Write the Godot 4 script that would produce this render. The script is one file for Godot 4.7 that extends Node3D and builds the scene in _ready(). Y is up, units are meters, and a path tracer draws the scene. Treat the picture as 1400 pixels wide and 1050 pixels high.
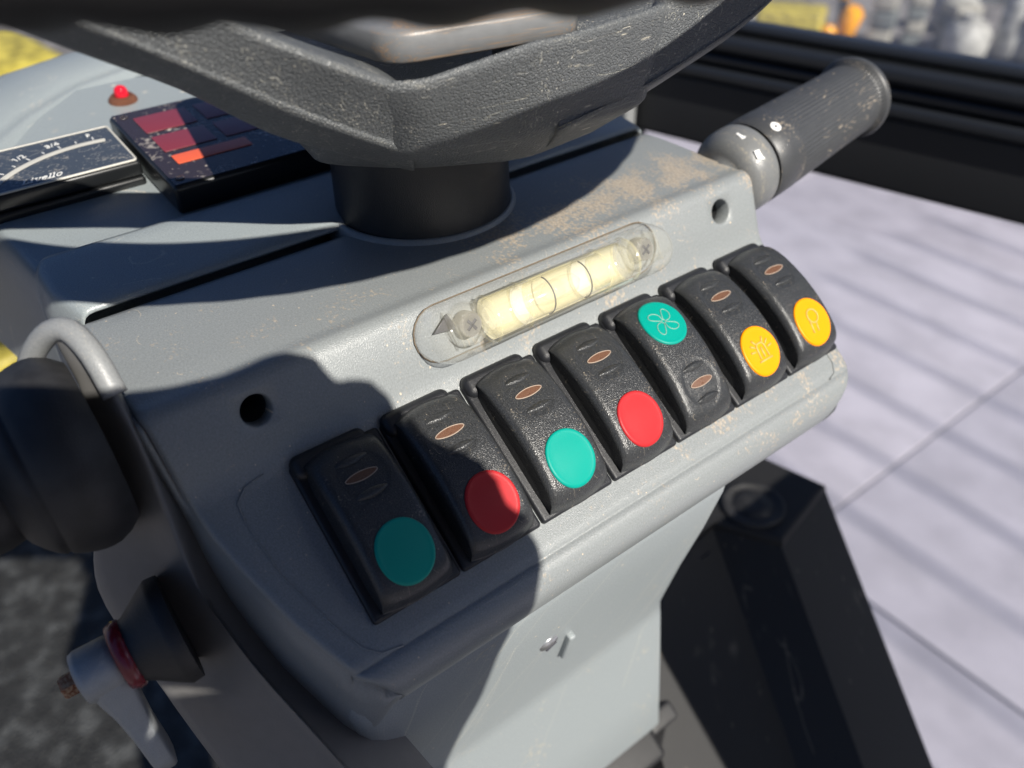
extends Node3D
# Units in the tables are millimetres. Two frames are used: the cab frame (x right, f forward, h up, origin on the steering axis)
# and the panel frame (x right, y up the switch panel, z out of it).

const ORG := Vector3(0, 2, 0)
const PIVOT := Vector3(66, 70, -22)
var PB := Basis(Vector3(1, 0, 0), Vector3(0, 0.55008, -0.83511), Vector3(0, 0.83511, 0.55008))
var M := {}
var used := {}
var rng := RandomNumberGenerator.new()

func W(x: float, f: float, h: float) -> Vector3:
	return Vector3(x, h, -f) * 0.001 + ORG

func L(x: float, f: float, h: float) -> Vector3:
	return Vector3(x, h, -f) * 0.001

func V(x: float, y: float, z: float) -> Vector3:
	return Vector3(x, y, z) * 0.001

func panel(p := Vector3.ZERO) -> Transform3D:
	return Transform3D(PB, ORG + PB * ((p - PIVOT) * 0.001))

# ------------------------------------------------------------------ nodes
func thing(called: String, label: String, category: String, tr := Transform3D(), group := "") -> Node3D:
	var o := Node3D.new()
	o.name = called
	add_child(o, true)
	o.transform = tr
	tag(o, label, category, group)
	return o

func tag(o: Node, label := "", category := "", group := "", kind := "") -> void:
	if label: o.set_meta("label", label)
	if category: o.set_meta("category", category)
	if group: o.set_meta("group", group)
	if kind: o.set_meta("kind", kind)

func put(called: String, mesh: Mesh, mat: Material, parent: Node = self, tr := Transform3D()) -> MeshInstance3D:
	var o := MeshInstance3D.new()
	o.name = called
	o.mesh = mesh
	o.material_override = mat
	parent.add_child(o, true)
	o.transform = tr
	return o

func at_world(x: float, f: float, h: float, turn := 0.0) -> Transform3D:
	return Transform3D(Basis(Vector3.UP, turn), W(x, f, h))

# ------------------------------------------------------------------ meshes
func quad(st: SurfaceTool, a: Vector3, b: Vector3, c: Vector3, d: Vector3, ua := Vector2.ZERO, ub := Vector2.RIGHT, uc := Vector2.ONE, ud := Vector2.DOWN) -> void:
	for e in [[a, ua], [b, ub], [c, uc], [a, ua], [c, uc], [d, ud]]:
		st.set_uv(e[1])
		st.set_uv2(e[1])
		st.add_vertex(e[0])

func tri(st: SurfaceTool, a: Vector3, b: Vector3, c: Vector3) -> void:
	for e in [a, b, c]:
		st.set_uv(Vector2.ZERO)
		st.set_uv2(Vector2.ZERO)
		st.add_vertex(e)

func begin(smooth := true) -> SurfaceTool:
	var st := SurfaceTool.new()
	st.begin(Mesh.PRIMITIVE_TRIANGLES)
	st.set_smooth_group(0 if smooth else -1)
	return st

func done(st: SurfaceTool) -> ArrayMesh:
	st.generate_normals()
	return st.commit()

# rows of points -> sheet. skip: Dictionary of "j,i" cells left out.
func sheet(st: SurfaceTool, rows: Array, loop := false, skip := {}, flip := false, uvs: Array = []) -> void:
	var m := rows.size()
	for j in m - 1:
		var n: int = rows[j].size()
		for i in (n if loop else n - 1):
			if skip.has("%d,%d" % [j, i]): continue
			var k := (i + 1) % n
			var u0 := float(i) / (n if loop else n - 1)
			var u1 := float(i + 1) / (n if loop else n - 1)
			var v0 := float(j) / (m - 1)
			var v1 := float(j + 1) / (m - 1)
			var t := [Vector2(u0, v0), Vector2(u1, v0), Vector2(u1, v1), Vector2(u0, v1)]
			if uvs.size(): t = [uvs[j][i], uvs[j][k], uvs[j + 1][k], uvs[j + 1][i]]
			if flip:
				quad(st, rows[j][i], rows[j + 1][i], rows[j + 1][k], rows[j][k], t[0], t[3], t[2], t[1])
			else:
				quad(st, rows[j][i], rows[j][k], rows[j + 1][k], rows[j + 1][i], t[0], t[1], t[2], t[3])

func sheet_mesh(rows: Array, loop := false, flip := false, smooth := true) -> ArrayMesh:
	var st := begin(smooth)
	sheet(st, rows, loop, {}, flip)
	return done(st)

func fan(st: SurfaceTool, ring: Array, flip := false, mid = null) -> void:
	var c := Vector3.ZERO
	for p in ring: c += p
	c /= ring.size()
	if mid != null: c = mid
	for i in ring.size():
		var k := (i + 1) % ring.size()
		if flip: tri(st, c, ring[k], ring[i])
		else: tri(st, c, ring[i], ring[k])

# profile: array of Vector2(r, y) in mm, turned about y
func lathe(profile: Array, n := 40, smooth := true, capped := true) -> ArrayMesh:
	var rows := []
	for p in profile:
		var r := []
		for i in n:
			var a := TAU * i / n
			r.append(Vector3(cos(a) * p.x, p.y, sin(a) * p.x) * 0.001)
		rows.append(r)
	var st := begin(smooth)
	sheet(st, rows, true, {}, true)
	if capped:
		st.set_smooth_group(-1)
		if profile[0].x > 0.01: fan(st, rows[0], false)
		if profile[-1].x > 0.01: fan(st, rows[-1], true)
	return done(st)

func axis(dir: Vector3) -> Basis:      # turns +y to dir
	var y := dir.normalized()
	var x := y.cross(Vector3(0.3, 0.2, 0.9)).normalized()
	return Basis(x, y, x.cross(y))

func tube(path: Array, radius: float, n := 10, closed := false, ends := true) -> ArrayMesh:
	var st := begin()
	tube_in(st, path, radius, n, closed, ends)
	return done(st)

func tube_in(st: SurfaceTool, path: Array, radius: float, n := 10, closed := false, ends := true) -> void:
	var rows := []
	var m := path.size()
	var up := Vector3(0.13, 0.97, 0.2)
	for j in m:
		var a: Vector3 = path[(j - 1 + m) % m] if closed else path[maxi(j - 1, 0)]
		var b: Vector3 = path[(j + 1) % m] if closed else path[mini(j + 1, m - 1)]
		var t := (b - a).normalized()
		var x := t.cross(up).normalized()
		if j > 0: x = (up - t * up.dot(t)).normalized().cross(t) * -1.0
		var y := x.cross(t)
		up = y if j > 0 else y
		var r := []
		for i in n:
			var q := TAU * i / n
			r.append(path[j] + (x * cos(q) + y * sin(q)) * radius)
		rows.append(r)
	if closed: rows.append(rows[0])
	sheet(st, rows, true)
	if ends and not closed:
		fan(st, rows[0], true)
		fan(st, rows[-1], false)

# box with rounded edges, size and r in mm
func rbox(size: Vector3, r: float, seg := 3, off := Vector3.ZERO) -> ArrayMesh:
	var st := begin()
	rbox_in(st, size, r, seg, off)
	return done(st)

func rbox_in(st: SurfaceTool, size: Vector3, r: float, seg := 3, off := Vector3.ZERO, tr := Transform3D()) -> void:
	var h := size / 2
	r = minf(r, minf(h.x, minf(h.y, h.z)) * 0.999)
	for ax in 3:
		for s in [-1.0, 1.0]:
			var b := (ax + 1) % 3
			var c := (ax + 2) % 3
			var cb := []
			var cc := []
			for q in [[b, cb], [c, cc]]:
				for i in seg + 1: q[1].append(-h[q[0]] + r * (1.0 - tan(PI / 4 * (1.0 - float(i) / seg))))
				for i in seg + 1: q[1].append(h[q[0]] - r * (1.0 - tan(PI / 4 * (float(i) / seg))))
			var rows := []
			for v in cc:
				var row := []
				for u in cb:
					var p := Vector3.ZERO
					p[ax] = s * h[ax]
					p[b] = u
					p[c] = v
					var inner := Vector3(clampf(p.x, -h.x + r, h.x - r), clampf(p.y, -h.y + r, h.y - r), clampf(p.z, -h.z + r, h.z - r))
					row.append(tr * ((inner + (p - inner).normalized() * r + off) * 0.001))
				rows.append(row)
			sheet(st, rows, false, {}, s > 0)

# outline (Vector2, mm, counter-clockwise) raised along z between z0 and z1 with a bevel
func slab(outline: Array, z0: float, z1: float, bevel := 0.4, smooth := true) -> ArrayMesh:
	var st := begin(smooth)
	slab_in(st, outline, z0, z1, bevel)
	return done(st)

func inset(outline: Array, d: float) -> Array:
	var res := []
	var n := outline.size()
	for i in n:
		var a: Vector2 = outline[(i - 1 + n) % n]
		var p: Vector2 = outline[i]
		var b: Vector2 = outline[(i + 1) % n]
		var n1 := (p - a).normalized().orthogonal()
		var n2 := (b - p).normalized().orthogonal()
		var k := (n1 + n2).normalized()
		res.append(p - k * d / maxf(0.35, k.dot(n1)))
	return res

func ring3(outline: Array, z: float) -> Array:
	var r := []
	for p in outline: r.append(Vector3(p.x, p.y, z) * 0.001)
	return r

func slab_in(st: SurfaceTool, outline: Array, z0: float, z1: float, bevel := 0.4) -> void:
	var o := outline
	if Geometry2D.is_polygon_clockwise(PackedVector2Array(o)):
		o = o.duplicate()
		o.reverse()
	var b1 := o
	var d := 0.0
	var probe := inset(o, 0.05)
	var area0 := 0.0
	var area1 := 0.0
	for i in o.size():
		area0 += o[i].cross(o[(i + 1) % o.size()])
		area1 += probe[i].cross(probe[(i + 1) % o.size()])
	var sgn := 1.0 if absf(area1) < absf(area0) else -1.0
	var rows := [ring3(o, z0), ring3(o, z1 - bevel)]
	for i in [1, 2, 3]:
		var a: float = PI / 2 * i / 3
		rows.append(ring3(inset(o, sgn * bevel * (1 - cos(a))), z1 - bevel + bevel * sin(a)))
	sheet(st, rows, true, {}, true)
	var top: Array = rows[-1]
	var idx := Geometry2D.triangulate_polygon(PackedVector2Array(o))
	for i in range(0, idx.size(), 3):
		var t := [top[idx[i]], top[idx[i + 1]], top[idx[i + 2]]]
		if (t[1] - t[0]).cross(t[2] - t[0]).z > 0: tri(st, t[0], t[2], t[1])
		else: tri(st, t[0], t[1], t[2])
		var u := [rows[0][idx[i]], rows[0][idx[i + 1]], rows[0][idx[i + 2]]]
		if (u[1] - u[0]).cross(u[2] - u[0]).z > 0: tri(st, u[0], u[1], u[2])
		else: tri(st, u[0], u[2], u[1])

func super_oval(a: float, b: float, p := 2.3, n := 40, c := Vector2.ZERO) -> Array:
	var r := []
	for i in n:
		var t := TAU * i / n
		r.append(c + Vector2(signf(cos(t)) * a * pow(absf(cos(t)), 2.0 / p), signf(sin(t)) * b * pow(absf(sin(t)), 2.0 / p)))
	return r

func rrect(w: float, h: float, r: float, c := Vector2.ZERO, k := 5) -> Array:
	var o := []
	for q in [[1, 1, 0], [-1, 1, 1], [-1, -1, 2], [1, -1, 3]]:
		for i in k + 1:
			var a: float = PI / 2 * (q[2] + float(i) / k)
			o.append(c + Vector2(q[0] * (w / 2 - r), q[1] * (h / 2 - r)) + Vector2(cos(a), sin(a)) * r)
	return o

func smooth_poly(pts: Array, n := 4) -> Array:       # corners softened
	var o := []
	var m := pts.size()
	for i in m:
		var a: Vector2 = pts[(i - 1 + m) % m]
		var p: Vector2 = pts[i]
		var b: Vector2 = pts[(i + 1) % m]
		var d := minf(6.0, minf(a.distance_to(p), b.distance_to(p)) * 0.4)
		var s := p + (a - p).normalized() * d
		var e := p + (b - p).normalized() * d
		for k in n + 1:
			var t := float(k) / n
			o.append(s.lerp(p, t).lerp(p.lerp(e, t), t))
	return o

func text_mesh(what: String, height: float, slant := 0.0, serif := false) -> ArrayMesh:   # lies in xy, faces +z; height in mm
	var tm := TextMesh.new()
	var f := SystemFont.new()
	f.font_names = PackedStringArray(["Droid Serif" if serif else "Droid Sans"])
	tm.font = f
	tm.text = what
	tm.font_size = 64
	tm.pixel_size = height * 0.001 / 46.0
	tm.depth = 0.00012
	tm.curve_step = 4.0
	var arr := tm.get_mesh_arrays()
	var v: PackedVector3Array = arr[Mesh.ARRAY_VERTEX]
	var lo := v[0]
	var hi := v[0]
	for p in v:
		lo = lo.min(p)
		hi = hi.max(p)
	var k := height * 0.001 / (hi.y - lo.y)
	for i in v.size(): v[i] = Vector3(v[i].x * k + v[i].y * k * slant, v[i].y * k, v[i].z)
	arr[Mesh.ARRAY_VERTEX] = v
	var am := ArrayMesh.new()
	am.add_surface_from_arrays(Mesh.PRIMITIVE_TRIANGLES, arr)
	return am

# ------------------------------------------------------------------ materials
func noise_tex(freq: float, ramp: Array, size := 512, kind := FastNoiseLite.TYPE_SIMPLEX_SMOOTH, octaves := 4, sd := 1) -> NoiseTexture2D:
	var n := FastNoiseLite.new()
	n.seed = sd
	n.noise_type = kind
	n.frequency = freq
	n.fractal_octaves = octaves
	if kind == FastNoiseLite.TYPE_CELLULAR:
		n.cellular_return_type = FastNoiseLite.RETURN_DISTANCE2_SUB
	var t := NoiseTexture2D.new()
	t.width = size
	t.height = size
	t.seamless = true
	t.noise = n
	if ramp.size():
		var g := Gradient.new()
		var offs := PackedFloat32Array()
		var cols := PackedColorArray()
		for r in ramp:
			offs.append(r[0])
			cols.append(r[1])
		g.offsets = offs
		g.colors = cols
		t.color_ramp = g
	return t

func grey(v: float, a := 1.0) -> Color:
	return Color(v, v, v, a)

func lin(r: float, g: float, b: float) -> Color:
	return Color(r, g, b).linear_to_srgb()

# plastic with a fine moulded grain; col is a linear base colour
func plastic(col: Color, rough: float, tile := 25.0, relief := 0.006, height: Texture2D = null, vary: Texture2D = null) -> StandardMaterial3D:
	var m := StandardMaterial3D.new()
	m.albedo_color = col.linear_to_srgb()
	m.roughness = rough
	m.uv1_triplanar = true
	m.uv1_scale = Vector3.ONE * tile
	if height:
		m.heightmap_enabled = true
		m.heightmap_texture = height
		m.heightmap_scale = relief
	if vary: m.albedo_texture = vary
	return m

func flat(col: Color, rough := 0.5, metal := 0.0) -> StandardMaterial3D:
	var m := StandardMaterial3D.new()
	m.albedo_color = col.linear_to_srgb()
	m.roughness = rough
	m.metallic = metal
	return m

func dusty(m: StandardMaterial3D, img: Image) -> StandardMaterial3D:
	var d: StandardMaterial3D = m.duplicate()
	d.detail_enabled = true
	d.detail_uv_layer = BaseMaterial3D.DETAIL_UV_2
	d.detail_blend_mode = BaseMaterial3D.BLEND_MODE_MIX
	d.detail_albedo = ImageTexture.create_from_image(img)
	return d

func fnoise(freq: float, sd: int, oct := 4) -> FastNoiseLite:
	var n := FastNoiseLite.new()
	n.seed = sd
	n.frequency = freq
	n.fractal_octaves = oct
	n.noise_type = FastNoiseLite.TYPE_SIMPLEX_SMOOTH
	return n

func scratch(img: Image, p: Vector2, d: Vector2, n: int, c: Color, bend := 0.0) -> void:
	for i in n:
		var x := int(p.x)
		var y := int(p.y)
		if x >= 0 and y >= 0 and x < img.get_width() and y < img.get_height():
			var o := img.get_pixel(x, y)
			if o.a < c.a: img.set_pixel(x, y, c)
		p += d
		d = d.rotated(bend)

# dry dirt: crumbs, fibres and scratches strewn over a surface; share(u, v) tells how much lies where (as seen in the photograph)
func dirt_image(w: int, h: int, sd: int, tone: Color, share: Callable, specks: int, fibres: int) -> Image:
	var img := Image.create(w, h, false, Image.FORMAT_RGBA8)
	var a := fnoise(0.012, sd, 4)
	var b := fnoise(0.11, sd + 1, 3)
	for y in h:
		for x in w:
			var k: float = share.call(float(x) / w, float(y) / h)
			var n := a.get_noise_2d(x, y) * 0.75 + b.get_noise_2d(x, y) * 0.8
			var al := clampf((n - 0.62 + k * 1.15) * 1.9, 0.0, 0.85)
			var tt := 0.9 + 0.22 * b.get_noise_2d(x * 1.7 + 400, y * 1.7)
			img.set_pixel(x, y, Color(tone.r * tt, tone.g * tt, tone.b * tt, al))
	rng.seed = sd
	for i in specks:
		var p := Vector2(rng.randf() * w, rng.randf() * h)
		var s := 1 + int(rng.randf() * rng.randf() * 2.6)
		img.fill_rect(Rect2i(int(p.x), int(p.y), s, s), Color(tone.r * 1.15, tone.g * 1.13, tone.b * 1.1, 0.35 + 0.6 * rng.randf()))
	for i in fibres:
		var c := Color(tone.r * 1.1, tone.g * 1.1, tone.b * 1.08, 0.25 + 0.45 * rng.randf())
		scratch(img, Vector2(rng.randf() * w, rng.randf() * h), Vector2.RIGHT.rotated(rng.randf() * TAU) * 0.8, 10 + int(rng.randf() * 34), c, rng.randf_range(-0.12, 0.12))
	return img

func make_materials() -> void:
	var grain := noise_tex(0.2, [[0.2, grey(0.1)], [0.8, grey(0.9)]], 512, FastNoiseLite.TYPE_SIMPLEX_SMOOTH, 2, 4)
	var tone := noise_tex(0.012, [[0.25, grey(0.955)], [0.75, grey(1.0)]], 512, FastNoiseLite.TYPE_SIMPLEX_SMOOTH, 5, 7)
	var fine := noise_tex(0.11, [[0.2, grey(0.88)], [0.8, grey(1.0)]], 512, FastNoiseLite.TYPE_SIMPLEX_SMOOTH, 5, 17)
	var speck := noise_tex(0.16, [[0.2, grey(0.52)], [0.5, grey(0.72)], [0.66, grey(0.86)], [0.8, grey(1.0)]], 512, FastNoiseLite.TYPE_SIMPLEX_SMOOTH, 3, 9)
	var leather := noise_tex(0.035, [[0.0, grey(0.0)], [0.35, grey(0.85)], [1.0, grey(1.0)]], 512, FastNoiseLite.TYPE_CELLULAR, 2, 3)
	var wear := noise_tex(0.01, [[0.3, grey(0.7)], [0.5, grey(0.9)], [0.75, grey(1.0)]], 512, FastNoiseLite.TYPE_SIMPLEX_SMOOTH, 6, 12)
	var smooth_dirt := dirt_image(512, 512, 31, Color(0.76, 0.73, 0.68), func(_u, _v): return 0.08, 260, 60)

	# front casing: dust where the photograph shows it, by panel x and by the way along the profile
	var casing := plastic(Color(0.240, 0.258, 0.262), 0.37, 28.0, 0.008, grain, fine)
	var lay := func(u: float, v: float) -> float:
		var x := -45.0 + u * 215.0
		var s := v * 190.0          # 36 gap edge, 74 ridge, 95 crease, 146 lip
		var k := 0.0
		k += 0.84 * smoothstep(28, 88, x) * exp(-pow((s - 61.0) / 15.0, 2.0))
		k += 0.42 * smoothstep(35, 55, x) * (1 - smoothstep(105, 140, x)) * exp(-pow((s - 93.0) / 6.0, 2.0))
		k += 0.46 * smoothstep(45, 95, x) * exp(-pow((s - 141.0) / 5.0, 2.0))
		k += 0.27 * smoothstep(70, 115, x) * exp(-pow((s - 152.0) / 7.0, 2.0))
		k += 0.26 * smoothstep(-34, -10, x) * (1 - smoothstep(15, 40, x)) * exp(-pow((s - 68.0) / 13.0, 2.0))
		k += 0.36 * smoothstep(150, 158, x) * exp(-pow((s - 80.0) / 26.0, 2.0))
		k += 0.30 * (1 - smoothstep(-36, -26, x)) * exp(-pow((s - 44.0) / 12.0, 2.0))
		return k
	M.casing = dusty(casing, dirt_image(1280, 900, 5, Color(0.71, 0.66, 0.59), lay, 1100, 50))
	M.trim = dusty(plastic(Color(0.25, 0.26, 0.265), 0.4, 28.0, 0.006, grain, fine), smooth_dirt)
	M.shell = plastic(Color(0.135, 0.133, 0.130), 0.36, 28.0, 0.005, grain, tone)  # darkened below the console plastic, so shade is part of the colour
	var streak := func(u: float, _v: float) -> float: return 0.02 + 0.06 * sin(u * 60.0)
	var plate_img := dirt_image(768, 768, 77, Color(0.74, 0.70, 0.62), streak, 420, 12)
	rng.seed = 9
	for i in 46:
		scratch(plate_img, Vector2(rng.randf() * 768, rng.randf() * 500 - 60), Vector2(-0.22, 1.0), 90 + int(rng.randf() * 420), Color(0.82, 0.80, 0.74, 0.10 + 0.34 * rng.randf()), rng.randf_range(0.0004, 0.0022))
	M.plate = dusty(plastic(Color(0.275, 0.305, 0.315), 0.44, 28.0, 0.004, grain, fine), plate_img)
	M.deck = dusty(plastic(Color(0.28, 0.315, 0.325), 0.30, 28.0, 0.006, grain, fine), smooth_dirt)
	M.rocker = plastic(Color(0.058, 0.061, 0.064), 0.33, 26.0, 0.010, grain, speck)
	M.rocker = dusty(M.rocker, dirt_image(384, 512, 88, Color(0.62, 0.58, 0.52), func(_u, _v): return 0.0, 420, 26))
	M.rocker_base = plastic(Color(0.012, 0.013, 0.016), 0.45, 34.0, 0.006, grain)
	M.black = plastic(Color(0.014, 0.014, 0.015), 0.5, 20.0, 0.006, grain, tone)
	M.pedestal = dusty(plastic(Color(0.009, 0.009, 0.0095), 0.62, 20.0, 0.008, grain, tone), dirt_image(384, 384, 95, Color(0.40, 0.37, 0.33), func(_u, _v): return -0.06, 160, 40))
	M.rubber = plastic(Color(0.022, 0.022, 0.023), 0.55, 20.0, 0.006, grain, wear)
	M.neck = plastic(Color(0.016, 0.016, 0.017), 0.38, 30.0, 0.01, grain, tone)
	M.rim = plastic(Color(0.010, 0.010, 0.011), 0.6, 20.0, 0.01, grain)
	var hub_img := dirt_image(1024, 768, 41, Color(0.72, 0.71, 0.67), func(_u, _v): return 0.17, 2600, 420)
	M.wheel = dusty(plastic(Color(0.112, 0.120, 0.126), 0.40, 62.0, 0.035, leather, fine), hub_img)
	M.horn = dusty(plastic(Color(0.16, 0.165, 0.17), 0.4, 30.0, 0.004, grain, tone), dirt_image(384, 384, 43, Color(0.62, 0.52, 0.42), func(u, v): return 0.15 + 0.4 * exp(-pow((u - 0.15) * 4.0, 2.0)), 120, 60))
	M.stalk = dusty(plastic(Color(0.048, 0.050, 0.053), 0.42, 26.0, 0.006, grain, tone), dirt_image(512, 512, 51, Color(0.66, 0.61, 0.54), func(_u, v): return 0.20 - 0.1 * v, 200, 60))
	M.well_shade = flat(Color(0.05, 0.052, 0.055), 0.6)  # darker than the casing: the shade inside the holes is in this colour
	M.stalk_base = dusty(plastic(Color(0.17, 0.175, 0.175), 0.36, 26.0, 0.006, grain, fine), dirt_image(512, 512, 52, Color(0.70, 0.66, 0.58), func(_u, _v): return 0.22, 260, 40))
	M.white = flat(Color(0.75, 0.75, 0.73), 0.5)
	M.green = plastic(Color(0.0, 0.27, 0.215), 0.40, 60.0, 0.002, grain)
	M.red = plastic(Color(0.42, 0.022, 0.026), 0.40, 60.0, 0.002, grain)
	M.amber = plastic(Color(0.88, 0.285, 0.0), 0.42, 60.0, 0.002, grain)
	for k in ["green", "red", "amber"]: M[k].metallic_specular = 0.32
	M.indicator = plastic(Color(0.235, 0.105, 0.055), 0.5, 60.0, 0.006, grain, speck)
	M.outline = flat(Color(0.36, 0.28, 0.22), 0.6)
	M.symbol_fan = flat(Color(0.16, 0.33, 0.27), 0.5)
	M.symbol_amber = flat(Color(0.78, 0.36, 0.09), 0.5)
	M.gauge_face = dusty(flat(Color(0.045, 0.055, 0.07), 0.22), dirt_image(256, 256, 61, Color(0.7, 0.68, 0.64), func(_u, v): return 0.1 + 0.25 * v, 160, 30))
	M.gauge_body = flat(Color(0.010, 0.011, 0.012), 0.3)
	M.scale = flat(Color(0.46, 0.45, 0.41), 0.5)
	M.cover = dusty(flat(Color(0.026, 0.020, 0.024), 0.16), dirt_image(170, 170, 63, Color(0.66, 0.63, 0.60), func(_u, _v): return 0.24, 150, 30))
	M.dark_red = dusty(flat(Color(0.17, 0.018, 0.03), 0.2), dirt_image(96, 96, 64, Color(0.74, 0.68, 0.66), func(_u, _v): return 0.32, 50, 16))
	M.warn = flat(Color(0.62, 0.10, 0.04), 0.3)
	M.lens_red = flat(Color(0.55, 0.01, 0.025), 0.08)
	M.ring_red = flat(Color(0.17, 0.012, 0.022), 0.2)
	M.rust = plastic(Color(0.36, 0.13, 0.065), 0.7, 90.0, 0.05, grain, speck)
	M.steel = flat(Color(0.55, 0.56, 0.56), 0.32, 0.9)
	M.screw = plastic(Color(0.62, 0.60, 0.56), 0.45, 120.0, 0.03, grain, speck)
	M.screw.metallic = 0.2
	M.cast = plastic(Color(0.40, 0.42, 0.43), 0.42, 60.0, 0.01, grain, fine)
	M.cast.metallic = 0.55
	M.rusty = plastic(Color(0.55, 0.38, 0.24), 0.6, 120.0, 0.02, grain, noise_tex(0.03, [[0.3, lin(0.5, 0.2, 0.1)], [0.6, grey(1.0)]], 256))
	var clear := StandardMaterial3D.new()
	clear.albedo_color = Color(0.99, 0.97, 0.86, 0.06)
	clear.transparency = BaseMaterial3D.TRANSPARENCY_ALPHA
	clear.roughness = 0.03
	M.clear = clear
	var tinted := StandardMaterial3D.new()
	tinted.albedo_color = Color(0.95, 0.91, 0.70, 0.16)
	tinted.transparency = BaseMaterial3D.TRANSPARENCY_ALPHA
	tinted.roughness = 0.08
	M.tinted = tinted
	M.spirit = flat(Color(0.60, 0.565, 0.39), 0.3)
	M.spirit_white = flat(Color(0.72, 0.70, 0.60), 0.3)
	M.spirit_dark = flat(Color(0.55, 0.51, 0.30), 0.25)
	M.dirt = plastic(Color(0.34, 0.27, 0.19), 0.9, 80.0, 0.02, grain, speck)
	M.ring = flat(Color(0.05, 0.05, 0.06), 0.5)
	var glass := StandardMaterial3D.new()
	glass.albedo_color = Color(0.80, 0.84, 0.95, 0.08)
	glass.transparency = BaseMaterial3D.TRANSPARENCY_ALPHA
	glass.roughness = 0.03
	M.glass = glass
	M.seal = flat(Color(0.012, 0.014, 0.018), 0.35)
	M.frame = plastic(Color(0.010, 0.011, 0.013), 0.5, 8.0, 0.01, grain)
	M.mat = plastic(Color(0.055, 0.058, 0.058), 0.75, 2.2, 0.3, grain, noise_tex(0.012, [[0.25, grey(0.42)], [0.5, grey(0.58)], [0.68, grey(0.8)], [0.8, grey(1.0)]], 1024, FastNoiseLite.TYPE_SIMPLEX_SMOOTH, 7, 21))
	M.concrete = plastic(Color(0.43, 0.41, 0.465), 0.9, 0.55, 0.05, grain, noise_tex(0.006, [[0.2, grey(0.9)], [0.5, grey(0.96)], [0.8, grey(1.0)]], 1024, FastNoiseLite.TYPE_SIMPLEX_SMOOTH, 6, 23))
	M.concrete.uv1_scale = Vector3(0.9, 0.9, 0.6)
	M.ground = plastic(Color(0.20, 0.19, 0.19), 0.9, 0.6, 0.3, grain, wear)
	M.yellow = plastic(Color(0.52, 0.43, 0.07), 0.5, 3.0, 0.02, grain, wear)
	M.lamp_amber = flat(Color(0.85, 0.36, 0.0), 0.25)
	M.pale = plastic(Color(0.46, 0.46, 0.43), 0.6, 2.0, 0.05, grain, wear)
	M.yard_wall = plastic(Color(0.12, 0.145, 0.15), 0.85, 1.0, 0.3, grain, wear)
	M.pale_board = flat(Color(0.30, 0.29, 0.25), 0.8)
	M.grey_board = flat(Color(0.13, 0.145, 0.14), 0.8)
	M.phone = flat(Color(0.02, 0.02, 0.022), 0.2)
	var skin := flat(Color(0.50, 0.28, 0.20), 0.5)
	M.skin = skin

func _ready() -> void:
	# camera
	var cam := Camera3D.new()
	cam.name = "camera"
	var at := CameraAttributesPhysical.new()
	at.frustum_focal_length = 26.286
	at.frustum_near = 0.012
	at.frustum_far = 300.0
	at.frustum_focus_distance = 0.210
	at.exposure_aperture = 10.0
	cam.attributes = at
	cam.keep_aspect = Camera3D.KEEP_HEIGHT
	cam.fov = 49.08
	cam.near = 0.012
	cam.far = 300.0
	add_child(cam)
	cam.transform = Transform3D(Basis(Vector3(0.79088, -0.01901, 0.61168), Vector3(0.38587, 0.79129, -0.47431), Vector3(-0.47500, 0.61115, 0.63315)).orthonormalized(), Vector3(-0.12112, 2.11110, 0.20125))
	cam.current = true
	# sky, exposure
	var env := Environment.new()
	var sky := Sky.new()
	var sm := ProceduralSkyMaterial.new()
	sm.sky_top_color = Color(0.27, 0.42, 0.66)
	sm.sky_horizon_color = Color(0.62, 0.72, 0.84)
	sm.sky_curve = 0.12
	sm.ground_bottom_color = Color(0.30, 0.29, 0.28)
	sm.ground_horizon_color = Color(0.50, 0.52, 0.55)
	sm.sky_energy_multiplier = 0.68
	sky.sky_material = sm
	env.background_mode = Environment.BG_SKY
	env.sky = sky
	env.tonemap_mode = Environment.TONE_MAPPER_LINEAR
	env.tonemap_exposure = 1.66
	env.sdfgi_enabled = true
	env.ssao_enabled = true
	env.ssil_enabled = true
	var we := WorldEnvironment.new()
	we.name = "world_environment"
	we.environment = env
	add_child(we)
	# sun: behind the driver, a little to the right, about 36 degrees up
	var sun := DirectionalLight3D.new()
	sun.name = "sun"
	sun.light_energy = 1.5
	sun.light_color = Color(1.0, 0.975, 0.935)
	sun.light_angular_distance = 0.53
	sun.shadow_enabled = true
	add_child(sun)
	sun.look_at_from_position(W(0, -1228, 1000), W(0, 0, 0), Vector3.UP)

	make_materials()
	build_ground()
	build_cab()
	build_casing()
	build_rear_cover()
	build_pillar()
	build_plate()
	build_wheel()
	build_switches()
	build_level()
	build_instruments()
	build_stalk()
	build_boot()
	build_key()
	build_pedestal()
	build_yard()
	build_phone()

# ------------------------------------------------------------------ setting
func build_ground() -> void:
	var g := put("ground", sheet_mesh([[W(-60000, 60000, -1425), W(60000, 60000, -1425)], [W(-60000, -60000, -1425), W(60000, -60000, -1425)]]), M.ground)
	tag(g, "", "", "", "structure")
	var yard := Node3D.new()
	yard.name = "pavement"
	add_child(yard)
	tag(yard, "", "", "", "structure")
	rng.seed = 3
	for i in 3:
		for j in 6:
			var w := 1500.0
			var d := 1250.0
			var x0 := 1182.0 - 1500.0 + w * (i - 0)
			var f0 := 470.0 - d * 3 + d * j
			put("slab", rbox(Vector3(w - 7, 40, d - 7), 3, 2), M.concrete, yard, Transform3D(Basis.IDENTITY, W(x0 + w / 2, f0 + d / 2, -1420 + rng.randf_range(-2, 2))))

func wall_at(f: float) -> float:       # the right side wall leans a little inwards towards the front
	return 330.0 - 0.2505 * f

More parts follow.
